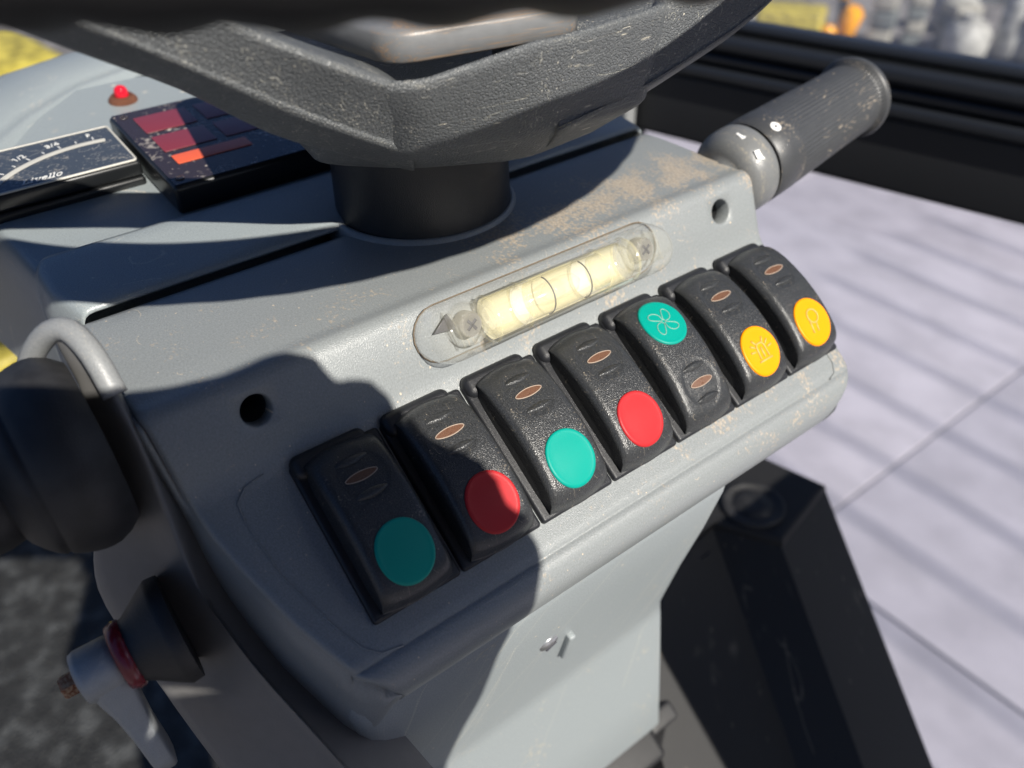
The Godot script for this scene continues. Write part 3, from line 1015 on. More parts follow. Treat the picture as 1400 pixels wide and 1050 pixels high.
func curved_slab(outline: Array, c: Vector2, lift: float, skirt: float, round_in := 0.5) -> ArrayMesh:
	# a lens that follows the rocker's crown: outline about c (mm), rim rounded over
	var rings := []
	for l in [[0.0, -skirt], [0.0, lift * 0.45], [round_in * 0.3, lift * 0.8], [round_in, lift], [round_in * 1.7, lift * 0.86], [round_in * 2.4, lift * 0.8]]:
		var r := []
		var o := outline
		for p in o:
			var k: Vector2 = p * maxf(0.0, 1.0 - l[0] / p.length())
			r.append(V(c.x + k.x, c.y + k.y, surf(c.x + k.x, c.y + k.y) + l[1]))
		rings.append(r)
	for k in [0.7, 0.4, 0.15]:
		var r := []
		for p in outline:
			r.append(V(c.x + p.x * k * 0.9, c.y + p.y * k * 0.9, surf(c.x + p.x * k * 0.9, c.y + p.y * k * 0.9) + lift * 0.8))
		rings.append(r)
	var st := begin()
	sheet(st, rings, true, {}, true)
	fan(st, rings[-1], true)
	return done(st)

func surf(x: float, y: float) -> float:
	var v := y
	for i in 4: v = y - bow(clampf(x / 8.9, -1, 1), v)
	return crown(v) + 0.16 * (1.0 - pow(x / 7.0, 2.0)) + 0.02

func on_disc(pts: Array, c: Vector2, lift: float) -> Array:
	var r := []
	for p in pts: r.append(V(c.x + p.x, c.y + p.y, surf(c.x + p.x, c.y + p.y) + lift))
	return r

func build_switches() -> void:
	var r_mesh := rocker_mesh(true)
	var disc := super_oval(6.75, 7.4, 2.08, 56)
	var dc := Vector2(0, -10.1)
	var d_mesh := curved_slab(disc, dc, 0.55, 1.0, 0.55)
	var rib_meshes := []
	for rv in [4.9, 14.1]:
		var rings := []
		for l in [[1.0, -0.5], [1.0, -0.12], [0.86, 0.14], [0.55, 0.42], [0.22, 0.6], [0.05, 0.64]]:
			var r := []
			for p in super_oval(4.3, 1.25, 1.7, 40):
				var k := Vector2(p.x * lerpf(1.0, l[0], 0.55), p.y * l[0] - 0.25 * (1.0 - l[0]))
				r.append(V(k.x, rv + k.y, surf(k.x, rv + k.y) - 0.22 + l[1]))
			rings.append(r)
		var rs := begin()
		sheet(rs, rings, true, {}, true)
		fan(rs, rings[-1], true)
		rib_meshes.append(done(rs))
	var sl := curved_slab(super_oval(3.9, 0.98, 1.75, 36), Vector2(0, 9.5), 0.02, 0.6, 0.2)
	for i in 36: pass
	var frame_pts := on_disc(super_oval(4.05, 1.1, 1.75, 48), Vector2(0, 9.5), -0.06)
	var o_mesh := tube(frame_pts, 0.00013, 6, true)
	var b_st := begin()
	rbox_in(b_st, Vector3(23.4, 40.8, 4.0), 1.0, 3, Vector3(0, 0, -0.4))
	rbox_in(b_st, Vector3(19.6, 6.4, 4.6), 2.25, 5, Vector3(-1.6, 18.9, 1.2))
	var base_mesh := done(b_st)
	var colours := ["green", "red", "green", "red", "green", "amber", "amber"]
	var say := ["black rocker switch with plain green disc at the left end of the row",
		"black rocker switch with plain red disc half in shadow, second from the left end",
		"black rocker switch with plain green disc in full sun, between two red-disc switches",
		"black rocker switch with plain red disc in full sun, left of the fan switch",
		"black rocker switch with a fan symbol on a green disc at its upper end",
		"black rocker switch with a beacon symbol on its orange disc",
		"black rocker switch with orange disc at the right end of the row"]
	for k in 7:
		var tr := panel(Vector3(24.0 * k, -9.5, -9))
		var t := thing("rocker_switch", say[k], "switch", tr, "rocker switches in the dashboard row")
		put("switch_base", base_mesh, M.rocker_base, t)
		var turn := Transform3D(Basis(Vector3(0, 0, 1), PI), Vector3.ZERO) if k == 4 else Transform3D.IDENTITY
		var r := put("rocker", r_mesh, M.rocker, t, turn)
		var d := put("legend_disc", d_mesh, M[colours[k]], t, turn)
		d.set_meta("label", "%s round legend disc" % ("orange" if colours[k] == "amber" else colours[k]))
		for rm in rib_meshes: put("grip_rib", rm, M.rocker, t, turn)
		var w := put("indicator_window", sl, M.indicator, t, turn)
		put("window_outline", o_mesh, M.outline, w)
		if k == 4:
			for b in 4:
				var path := []
				for i in 19:
					var q := float(i) / 18
					var a := lerpf(-0.62, 0.62, q) + 0.35 * sin(q * PI)
					var rad := 0.5 + 4.0 * pow(sin(q * PI), 0.55)
					path.append(Vector2(rad, 0).rotated(a + b * PI / 2 + 0.5))
				put("fan_blade", tube(on_disc(path, dc, 0.45), 0.00017, 6), M.symbol_fan, d)
			put("fan_hub", tube(on_disc(super_oval(0.6, 0.6, 2, 16), dc, 0.45), 0.00016, 6, true), M.symbol_fan, d)
		if k == 5:
			var st := begin()
			for l in [[Vector2(-2.6, -3.0), Vector2(2.6, -3.0)], [Vector2(-1.7, -2.4), Vector2(-1.5, 1.2), Vector2(-0.9, 2.0), Vector2(0.9, 2.0), Vector2(1.5, 1.2), Vector2(1.7, -2.4)], [Vector2(0, -2.2), Vector2(0, 0.8)]]:
				tube_in(st, on_disc(l, dc, 0.46), 0.00032, 6)
			for a in [-1.25, -0.6, 0.0, 0.0, 0.6, 1.25]: pass
			for sgn in [-1, 1]:
				for a in [0.15, 0.62, 1.05]:
					var dir := Vector2(sgn * cos(a), sin(a))
					tube_in(st, on_disc([dir * 2.6 + Vector2(0, -0.3), dir * 4.3 + Vector2(0, -0.3)], dc, 0.46), 0.0003, 6)
			put("beacon_symbol", done(st), M.symbol_amber, d)
		if k == 6:
			var st := begin()
			tube_in(st, on_disc(super_oval(2.1, 2.1, 2, 24, Vector2(0.4, 1.4)), dc, 0.46), 0.00028, 6, true)
			tube_in(st, on_disc([Vector2(-1.5, 0.6), Vector2(-1.9, -3.4)], dc, 0.46), 0.0003, 6)
			tube_in(st, on_disc([Vector2(0.6, -0.8), Vector2(0.2, -3.4)], dc, 0.46), 0.00026, 6)
			put("lamp_symbol", done(st), M.symbol_amber, d)

# ------------------------------------------------------------------ spirit level
func build_level() -> void:
	var ang := atan2(0.75, 1.0)
	var b := Basis(Vector3.RIGHT, ang)      # local xy on the upper face, z out of it
	# face point (x, y) -> z = -8 + (y - 14) * 0.75
	var origin := Vector3(70, 23.9, -8 + (23.9 - 14) * 0.75)
	var t := thing("spirit_level", "clear plastic bubble level with pale yellow vial screwed above the switches", "spirit level", panel(origin) * Transform3D(b, Vector3.ZERO))
	# clear body: stadium, domed
	var rows := []
	for l in [[0.0, 0.15], [0.0, 4.0], [0.3, 6.2], [1.0, 8.4], [2.2, 10.0], [4.0, 11.0], [6.4, 11.4]]:
		rows.append(ring3(rrect(83 - 2 * l[0], 14.6 - 2 * l[0], 7.3 - l[0] - 0.01), l[1]))
	var st := begin()
	sheet(st, rows, true, {}, true)
	fan(st, rows[-1], true)
	put("clear_body", done(st), M.clear, t)
	var dl := []
	for p in rrect(83.4, 15.0, 7.4): dl.append(V(p.x, p.y, 0.25))
	put("dirt_line", tube(dl, 0.0002, 6, true), M.dirt, t)
	for x in [-27.0, 34.0]:
		var s := put("screw", lathe([Vector2(0.01, 4.3), Vector2(2.4, 4.2), Vector2(3.1, 3.9), Vector2(3.3, 3.4), Vector2(3.3, 0.2)], 28), M.screw, t, Transform3D(axis(Vector3(0, 0, 1)), V(x, 0, 0.1)))
		for a in [0.6, 0.6 + PI / 2]:
			put("cross_slot", rbox(Vector3(3.6, 0.8, 0.5), 0.1, 1), M.ring, s, Transform3D(axis(Vector3(0, 0, 1)).inverse() * Basis(Vector3(0, 0, 1), a), axis(Vector3(0, 0, 1)).inverse() * V(0, 0, 4.12)))
		put("screw_boss", lathe([Vector2(5.6, 0.4), Vector2(5.3, 4.2), Vector2(4.4, 5.2), Vector2(3.2, 5.4), Vector2(3.0, 3.0)], 32, true, false), M.clear, t, Transform3D(axis(Vector3(0, 0, 1)), V(x, 0, 0.1)))
	for x in [[-22.0, 0.3], [-31.5, 0.2], [29.0, 0.3], [38.5, 0.2]]:
		put("moulded_rib", rbox(Vector3(0.7, 10, 4.6), 0.3, 2), M.clear, t, Transform3D(Basis(Vector3(0, 0, 1), x[1]), V(x[0], 0, 2.6)))
	# vial: clear tube, pale liner added behind it for a luminous look, yellow liquid, bubble, rings
	var along := axis(Vector3(1, 0, 0))
	put("vial_tube", lathe([Vector2(5.2, -23.5), Vector2(6.1, -22.8), Vector2(6.1, 25.2), Vector2(5.2, 26)], 36), M.clear, t, Transform3D(along, V(0, 0, 5.2)))
	var back := []
	for x in [-22.5, -11.0, 14.5, 24.8]:
		var r := []
		for i in 19:
			var a := PI + PI * i / 18.0
			r.append(V(x, cos(a) * 5.7, 5.2 + sin(a) * 4.7))
		back.append(r)
	put("luminous_liner", sheet_mesh(back), M.spirit, t)  # added liner, makes the vial look lit from within
	put("vial_end", lathe([Vector2(3.0, -22.4), Vector2(5.2, -21.4), Vector2(5.3, -13.5), Vector2(4.6, -12.4)], 32, true, false), M.tinted, t, Transform3D(along, V(0, 0, 5.2)))
	put("vial_end", lathe([Vector2(4.6, 16.4), Vector2(5.3, 17.4), Vector2(5.3, 23.4), Vector2(3.0, 24.6)], 32, true, false), M.tinted, t, Transform3D(along, V(0, 0, 5.2)))
	put("liquid", lathe([Vector2(4.2, -12), Vector2(4.9, -11.2), Vector2(5.1, 2), Vector2(4.9, 15.4), Vector2(4.2, 16)], 36, true, false), M.tinted, t, Transform3D(along, V(0, 0, 5.2)))
	for x in [[-10.2, 4.0], [11.4, 5.2]]:
		var rr := []
		for xx in [x[0] - x[1] / 2, x[0] + x[1] / 2]:
			var r := []
			for i in 19:
				var a := PI * 0.96 + PI * 1.08 * i / 18.0
				r.append(V(xx, cos(a) * 5.35, 5.2 + sin(a) * 4.45))
			rr.append(r)
		put("white_band", sheet_mesh(rr), M.spirit_white, t)
	put("bubble", lathe([Vector2(0.01, -6.2), Vector2(1.3, -5.9), Vector2(2.3, -4.6), Vector2(2.9, -2), Vector2(3.0, 1), Vector2(2.5, 4.2), Vector2(1.3, 5.6), Vector2(0.01, 6.0)], 24), M.clear, t, Transform3D(along, V(0.2, 0.8, 5.2 + 1.9)))
	for x in [-4.6, 8.0]:
		var arc := []
		for i in 21:
			var a := PI * 0.06 + PI * 0.88 * i / 20.0
			arc.append(V(x, cos(a) * 5.2, 5.2 + sin(a) * 5.2))
		put("marking_ring", tube(arc, 0.0002, 6), M.ring, t)
	for x in [-12.6, 14.4, -22.6, 25.0]:
		put("tube_shoulder", lathe([Vector2(6.1, -0.5), Vector2(6.45, 0), Vector2(6.1, 0.5)], 36, true, false), M.tinted, t, Transform3D(along, V(x, 0, 5.2)))
	put("dark_reflection", slab([Vector2(-36.5, 0.6), Vector2(-31.5, 4.2), Vector2(-29.8, 0.2), Vector2(-30.2, -0.4)], 0.8, 1.4, 0.2), M.ring, t)  # dark shape standing for a reflection in the clear body

# ------------------------------------------------------------------ instruments
func build_instruments() -> void:
	var tilt := Basis(Vector3.RIGHT, deg_to_rad(5.0))
	# local: x right, y up, z towards the driver
	var g := thing("fuel_gauge", "flat grey-faced gauge with white scale arc at the left of the deck", "gauge", Transform3D(tilt, W(-87, 79.5, 2.8)))
	put("gauge_case", rbox(Vector3(50, 3.4, 30), 1.2, 3, Vector3(0, 1.6, 0)), M.gauge_body, g)
	put("gauge_top", rbox(Vector3(49.6, 5.0, 29.6), 1.2, 3, Vector3(0, 6.0, 0)), M.gauge_body, g)
	var flatb := Basis(Vector3(1, 0, 0), Vector3(0, 0, -1), Vector3(0, 1, 0))
	var face := slab(rrect(47.6, 27.4, 1.2), 0.0, 0.35, 0.15)
	put("gauge_face", sheet_face(47.0, 27.0), M.gauge_face, g, Transform3D(flatb, V(0, 8.75, 0)))
	put("face_border", frame_mesh(48.2, 28.2, 0.55, 0.5), M.scale, g, Transform3D(flatb, V(0, 8.5, 0)))
	# arc: centre low, seen as a shallow bow
	var arc := []
	var arc2 := []
	for i in 25:
		var a := lerpf(2.55, 1.42, i / 24.0)
		arc.append(Vector2(14.5 + 40 * cos(a), -33.5 + 39.2 * sin(a)))
		arc2.append(Vector2(14.5 + 38.0 * cos(a), -33.5 + 37.2 * sin(a)))
	arc2.reverse()
	put("scale_arc", slab(arc + arc2, 0.0, 0.12, 0.02), M.scale, g, Transform3D(flatb, V(0, 8.78, 0)))
	for i in 9:
		var a := lerpf(2.5, 1.5, i / 8.0)
		var c := Vector2(14.5 + 41.6 * cos(a), -33.5 + 40.8 * sin(a))
		var w := 0.28
		put("scale_tick", rbox(Vector3(w, 1.9 if i % 2 == 0 else 1.3, 0.12), 0.03, 1), M.white, g, Transform3D(flatb * Basis(Vector3(0, 0, 1), a - PI / 2), flatb * V(c.x, c.y, 0.06) + V(0, 8.79, 0)))
	for q in [["1/4", 2.27], ["1/2", 2.02], ["3/4", 1.77], ["F", 1.52]]:
		var c := Vector2(14.5 + 44.6 * cos(q[1]), -33.5 + 43.6 * sin(q[1]))
		put("scale_number", text_mesh(q[0], 2.1), M.white, g, Transform3D(flatb * Basis(Vector3(0, 0, 1), q[1] - PI / 2), flatb * V(c.x, c.y, 0.06) + V(0, 8.79, 0)))
	put("gauge_word", text_mesh("Livello", 2.7, 0.45, true), M.white, g, Transform3D(flatb, flatb * V(-2.4, -10.6, 0.06) + V(0, 8.79, 0)))
	# warning panel
	var p := thing("warning_light_panel", "dark glossy warning light panel with dim red windows on the deck", "indicator panel", Transform3D(tilt, W(-31, 69.5, 2.2)))
	put("panel_case", rbox(Vector3(60, 9.5, 58), 1.6, 3, Vector3(0, 4.7, 0)), M.gauge_body, p)
	put("panel_cover", sheet_face(58.0, 56.0), M.cover, p, Transform3D(flatb, V(0, 9.5, 0)))
	for q in [[-15.5, 15.5, 17.0, 13.0], [4.5, 15.5, 17.0, 13.0], [-15.5, -0.5, 17.0, 12.0], [4.5, -0.5, 17.0, 12.0], [23.0, 15.5, 12.0, 13.0], [23.0, -0.5, 12.0, 12.0]]:
		put("lamp_window", slab(rrect(q[2], q[3], 0.6), 0.0, 0.2, 0.06), M.dark_red, p, Transform3D(flatb, flatb * V(q[0], q[1], 0) + V(0, 9.55, 0)))
	put("lamp_window", slab(rrect(24.0, 6.2, 0.6), 0.0, 0.2, 0.06), M.warn, p, Transform3D(flatb, flatb * V(-11.5, -13.0, 0) + V(0, 9.55, 0))).set_meta("label", "orange-red lower lamp window")
	for q in [[-26.0, 25.0], [-26.5, -24.5], [26.5, -24.5]]:
		put("cover_screw", lathe([Vector2(1.5, 0.0), Vector2(1.4, 0.3), Vector2(0.8, 0.35), Vector2(0.6, 0.1)], 20), M.cover, p, Transform3D(Basis.IDENTITY, flatb * V(q[0], q[1], 0) + V(0, 9.5, 0)))
	# red pilot lamp
	var l := thing("red_pilot_lamp", "small red dome pilot lamp in a rusty ring behind the warning panel", "indicator lamp", Transform3D(tilt, W(-47.5, 129.5, 8.2)))
	put("lamp_ring", lathe([Vector2(5.2, -1), Vector2(5.0, 0.4), Vector2(4.2, 1.4), Vector2(3.6, 1.9), Vector2(2.8, 1.8), Vector2(2.6, 0.6)], 32, true, false), M.rust, l)
	put("lamp_dome", lathe([Vector2(2.5, 0.5), Vector2(2.5, 2.8), Vector2(2.3, 3.8), Vector2(1.7, 4.7), Vector2(0.9, 5.2), Vector2(0.01, 5.4)], 28), M.lens_red, l)

func sheet_face(w: float, h: float) -> ArrayMesh:
	var st := begin(false)
	quad(st, V(-w / 2, h / 2, 0), V(w / 2, h / 2, 0), V(w / 2, -h / 2, 0), V(-w / 2, -h / 2, 0), Vector2(0, 0), Vector2(1, 0), Vector2(1, 1), Vector2(0, 1))
	return done(st)

func frame_mesh(w: float, h: float, b: float, z: float) -> ArrayMesh:
	var o := rrect(w, h, 1.2)
	var i := rrect(w - 2 * b, h - 2 * b, 0.9)
	return sheet_mesh([ring3(o, 0), ring3(o, z), ring3(i, z), ring3(i, z - 0.25)], true, true)

# ------------------------------------------------------------------ stalk, boot, key
func build_stalk() -> void:
	var dir := L(56, 4, 6.2).normalized()
	var t := thing("twist_stalk_lever", "dusty black twist stalk lever with white markings right of the console", "lever", Transform3D(axis(dir), W(88, -36, -7)))
	put("stalk_base", lathe([Vector2(6.5, -8), Vector2(6.5, 3.0), Vector2(9.0, 3.2), Vector2(11.4, 4.0), Vector2(13.0, 5.6), Vector2(14.0, 7.4), Vector2(14.7, 10), Vector2(14.7, 14.4), Vector2(14.3, 15.0)], 48), M.stalk_base, t)
	put("seam_ring", lathe([Vector2(13.4, 14.6), Vector2(13.4, 16.6)], 40), M.rocker_base, t)
	var rows := []
	for l in [[16.2, 14.2, 0], [16.7, 14.7, 0], [24.0, 14.7, 0], [29.0, 14.6, 0], [30.0, 14.5, 1], [46.0, 14.0, 1], [60.0, 13.4, 1], [77.0, 13.0, 1], [78.5, 13.0, 0], [79.0, 14.6, 0], [80.6, 15.0, 0], [82.0, 14.6, 0], [82.4, 13.0, 0]]:
		var r := []
		for i in 180:
			var a := TAU * i / 180
			var rad: float = l[1] - (0.55 if l[2] == 1 and i % 3 == 0 else 0.0)
			r.append(Vector3(cos(a) * rad, l[0], sin(a) * rad) * 0.001)
		rows.append(r)
	var st := begin()
	sheet(st, rows, true, {}, true)
	fan(st, rows[-1], true)
	put("ribbed_grip", done(st), M.stalk, t)
	# white printed marks on the side that faces the driver and up
	var inv := axis(dir).inverse()
	var mark := func(called: String, along: float, turn: float, mesh: Mesh, rad: float) -> void:
		var up_w := Vector3(-0.35, 0.80, 0.48).rotated(dir, turn)
		var n: Vector3 = (up_w - dir * up_w.dot(dir)).normalized()
		var ln: Vector3 = inv * n
		var ly := Vector3(0, 1, 0)
		put(called, mesh, M.white, t, Transform3D(Basis(ly.cross(ln).normalized(), ly, ln), ly * along * 0.001 + ln * rad * 0.001))
	mark.call("white_dot", 22.0, -0.05, slab(super_oval(1.9, 1.9, 2, 24), -0.5, 0.18, 0.05), 14.65)
	mark.call("white_bar", 12.0, 0.0, slab(rrect(0.9, 4.2, 0.2), -0.5, 0.18, 0.05), 14.3)
	mark.call("white_bar", 9.4, -0.34, slab([Vector2(-1.6, -1.0), Vector2(1.6, -1.6), Vector2(1.8, 1.0), Vector2(-1.5, 1.6)], -0.5, 0.18, 0.05), 14.3)
	mark.call("white_arrow", 9.0, 0.30, slab([Vector2(-2.0, -1.8), Vector2(0.6, -2.2), Vector2(1.9, 0.2), Vector2(0.8, 2.2), Vector2(-1.4, 1.4)], -0.5, 0.18, 0.05), 14.3)
	put("dot_centre", slab(super_oval(0.5, 0.5, 2, 12), 0, 0.1, 0.02), M.ring, t, Transform3D(t.get_node("white_dot").transform.basis, t.get_node("white_dot").transform.origin + t.get_node("white_dot").transform.basis.z * 0.0002))

func build_boot() -> void:
	var t := thing("left_lever", "black rubber lever boot and knob left of the console", "lever", Transform3D(axis(L(-1, 0, -0.02)), W(-113.5, -35.5, -9.5)))
	put("boot", lathe([Vector2(18.5, -4), Vector2(20.6, -1.5), Vector2(21.8, 1.2), Vector2(22.0, 3.0), Vector2(21.9, 4.6), Vector2(21.5, 6.4), Vector2(20.8, 8.4), Vector2(19.9, 10.4), Vector2(19.1, 10.9), Vector2(19.4, 11.5), Vector2(18.4, 13.0), Vector2(16.4, 14.8), Vector2(14.2, 16.4), Vector2(12.8, 17.0), Vector2(12.4, 17.8), Vector2(12.2, 21)], 56), M.rubber, t)
	put("knob", lathe([Vector2(11.0, 14), Vector2(12.8, 16.4), Vector2(13.6, 20), Vector2(13.8, 26), Vector2(13.6, 40), Vector2(12.5, 48), Vector2(9, 52), Vector2(0.01, 53)], 48), M.black, t)

func build_key() -> void:
	var dir := L(-1, 0.06, -0.08).normalized()
	var t := thing("ignition_switch", "black ignition switch cone with red ring and silver key lever", "ignition switch", Transform3D(axis(dir), W(-113.8, -61.5, -46)))
	put("switch_cone", lathe([Vector2(12.6, -2.5), Vector2(12.8, 0), Vector2(12.2, 1.0), Vector2(9.6, 4.6), Vector2(7.8, 7.2), Vector2(7.2, 8.6)], 48), M.black, t)
	put("red_ring", lathe([Vector2(6.8, 7.6), Vector2(7.9, 8.4), Vector2(8.0, 9.6), Vector2(7.4, 11.2), Vector2(5.8, 11.5)], 40), M.ring_red, t)
	put("key_barrel", lathe([Vector2(5.6, 11), Vector2(6.1, 12), Vector2(6.2, 18.4), Vector2(5.7, 19.6), Vector2(4.0, 20)], 36), M.cast, t)
	put("rusty_bolt", lathe([Vector2(2.7, 19.5), Vector2(2.7, 22.6), Vector2(2.4, 23.2)], 6, false), M.rusty, t)
	var inv := axis(dir).inverse()
	var dn := (inv * L(0.10, -0.35, -0.93)).normalized()
	var side := dn.cross(Vector3.UP).normalized()
	var b := Basis(side, Vector3.UP, side.cross(Vector3.UP))
	var st := begin()
	var rows := []
	for l in [[2.0, 5.4, 4.2], [6.0, 4.8, 4.0], [11.0, 4.2, 3.2], [18.0, 4.4, 2.6], [26.0, 4.8, 2.4], [29.0, 4.0, 2.2]]:
		var r := []
		for q in [[-1, -0.7], [-0.8, -1], [0.8, -1], [1, -0.7], [1, 0.7], [0.8, 1], [-0.8, 1], [-1, 0.7]]:
			r.append((dn * l[0] + side * q[0] * l[1] + Vector3.UP * (14.6 + q[1] * l[2])) * 0.001)
		rows.append(r)
	sheet(st, rows, true)
	fan(st, rows[-1], false)
	put("key_lever", done(st), M.cast, t)

func build_pedestal() -> void:
	var t := thing("side_pedestal", "black sloping plastic pedestal with round cap right of the console", "pedestal", cab_local())
	var top := [Vector3(164, -51, -220), Vector3(216, -40, -220), Vector3(207, -1, -220), Vector3(178, 12, -220), Vector3(72, 14, -220), Vector3(70, -24, -220), Vector3(146, -20, -220)]
	var D := Vector3(-36, -114, -90)
	var back := Vector3(0, -10, -160)
	var rows := []
	for l in [[0.0, 0.90, 0.0], [0.0, 0.965, -0.6], [0.0, 0.99, -2.2], [0.0, 1.0, -5.0], [1.0, 1.0, -5.0], [2.2, 1.05, -5.0]]:
		var r := []
		var c := Vector3(176, -19, -220)
		for i in top.size():
			var dd: Vector3 = D * l[0]
			var p: Vector3 = c + (top[i] - c) * l[1] + dd
			r.append(L(p.x, p.y, p.z + l[2]))
		rows.append(r)
	var st := begin(false)
	sheet(st, rows, true, {}, true)
	fan(st, rows[0], false)
	put("pedestal_body", done(st), M.pedestal, t)
	put("round_cap", lathe([Vector2(17, 0), Vector2(17, 1.8), Vector2(16, 2.6), Vector2(14, 2.4), Vector2(13, 1.4), Vector2(10, 1.2), Vector2(9.4, 2.2), Vector2(4, 2.6), Vector2(0.01, 2.6)], 40), M.rubber, t, Transform3D(Basis.IDENTITY, L(171, -25, -220)))

# ------------------------------------------------------------------ things in the yard, out of focus
func build_yard() -> void:
	var wl := put("yard_wall", rbox(Vector3(300, 2600, 14000), 20, 1), M.yard_wall, self, at_world(6100, 3400, -150, 0.52))
	tag(wl, "dark grey-green yard wall far beyond the upper window", "wall")
	var c := thing("yellow_case", "yellow boxy machine case standing in the yard beyond the window", "machine", at_world(4420, 2990, -1400, 0.5))
	put("case_body", rbox(Vector3(260, 190, 380), 30, 3, Vector3(0, 110, 0)), M.yellow, c)
	put("white_end", rbox(Vector3(270, 180, 70), 16, 2, Vector3(0, 100, -240)), M.pale, c)
	put("black_foot", rbox(Vector3(240, 40, 360), 10, 2, Vector3(0, 14, 0)), M.black, c)
	put("case_lamp", lathe([Vector2(40, 0), Vector2(44, 90), Vector2(20, 120)], 20), M.lamp_amber, c, Transform3D(Basis.IDENTITY, V(-80, 20, 230)))
	for i in 2:
		var q = [[4640, 2760, 0.25, 20], [5000, 3030, -0.15, 150]][i]
		var b := thing("amber_post_lamp", ["amber lamp on a short post, the lower one beyond the window", "amber lamp on a tall post, the upper one beyond the window"][i], "lamp", at_world(q[0], q[1], -1400), "amber lamps in the yard")
		put("post", lathe([Vector2(26, 0), Vector2(26, q[3] + 20)], 16), M.black, b)
		put("amber_lens", lathe([Vector2(34, 0), Vector2(48, 20), Vector2(62, 170), Vector2(40, 200)], 20), M.lamp_amber, b, Transform3D(Basis(Vector3(1, 0, 0.3).normalized(), q[2]), V(0, q[3], 0)))
	for i in 3:
		var q = [[4930, 2170, 250, 190], [5420, 2520, 260, 210], [5150, 2020, 170, 330]][i]
		var b := thing("white_canister", ["white round canister standing nearest beyond the upper window", "white canister standing behind the nearest white one", "tall narrow white canister standing at the right of the other two"][i], "canister", at_world(q[0], q[1], -1400), "white canisters in the yard")
		put("canister_body", lathe([Vector2(q[2] * 0.42, 0), Vector2(q[2] * 0.5, 30), Vector2(q[2] * 0.5, q[3] - 50), Vector2(q[2] * 0.35, q[3])], 28), M.pale, b)
		put("canister_neck", lathe([Vector2(q[2] * 0.2, 0), Vector2(q[2] * 0.2, 40)], 20), M.pale, b, Transform3D(Basis.IDENTITY, V(0, q[3], 0)))
	for i in 5:
		var q = [[4760, 2600, 90, 420], [4900, 2480, 70, 300], [4300, 3300, 160, 260], [5000, 2280, 110, 260], [5200, 1900, 130, 420]][i]
		var b := thing("yard_stack", ["tall grey pallet stack right of the amber lamps beyond the window", "low grey pallet stack left of the white canisters beyond the window", "grey-beige pallet stack left of the yellow case beyond the window", "pale pallet stack directly beside the nearest white canister", "tall pallet stack at the far right of the upper window"][i], "stack", at_world(q[0], q[1], -1400, 0.4 + 0.2 * i))
		for k in 4:
			put("board", rbox(Vector3(q[2] * 1.6, q[3] / 4.0 - 12, q[2] * 1.4), 6, 1, Vector3(0, q[3] / 4.0 * (k + 0.5), (k % 2) * 10)), [M.pale_board, M.grey_board][(i + k) % 2], b)
	# unseen picket fence added and sized for the soft shadow bands on the paving
	var fe := thing("shadow_fence", "tall grey steel picket fence behind the cab, unseen, added for its shadow bands", "fence", at_world(700, -5200, -1400))
	for i in 15:
		put("picket", rbox(Vector3(17, 5200, 20), 4, 2, Vector3(i * 225, 2600, 0)), M.yard_wall, fe)
	for h in [300]:
		put("rail", rbox(Vector3(3240, 60, 20), 5, 2, Vector3(1575, h, -24)), M.yard_wall, fe)
	var y := thing("yellow_block", "small yellow metal block on the cab floor at the left edge", "block", at_world(-117, 905, -630, 0.2))
	put("block_body", rbox(Vector3(116, 118, 76), 10, 3, Vector3(0, 75, 0)), M.yellow, y)
	put("dark_bolt", lathe([Vector2(5, 0), Vector2(5, 6)], 16), M.black, y, Transform3D(axis(Vector3(0, 0, 1)), V(10, 68, 38)))
	var y2 := thing("yellow_bonnet", "yellow machine bonnet far ahead at the top left", "machine", at_world(60, 2500, -760, 0.1))
	put("bonnet", rbox(Vector3(560, 460, 500), 60, 3), M.yellow, y2)
	put("bonnet_vent", rbox(Vector3(300, 60, 20), 8, 2, Vector3(0, -60, 255)), M.black, y2)

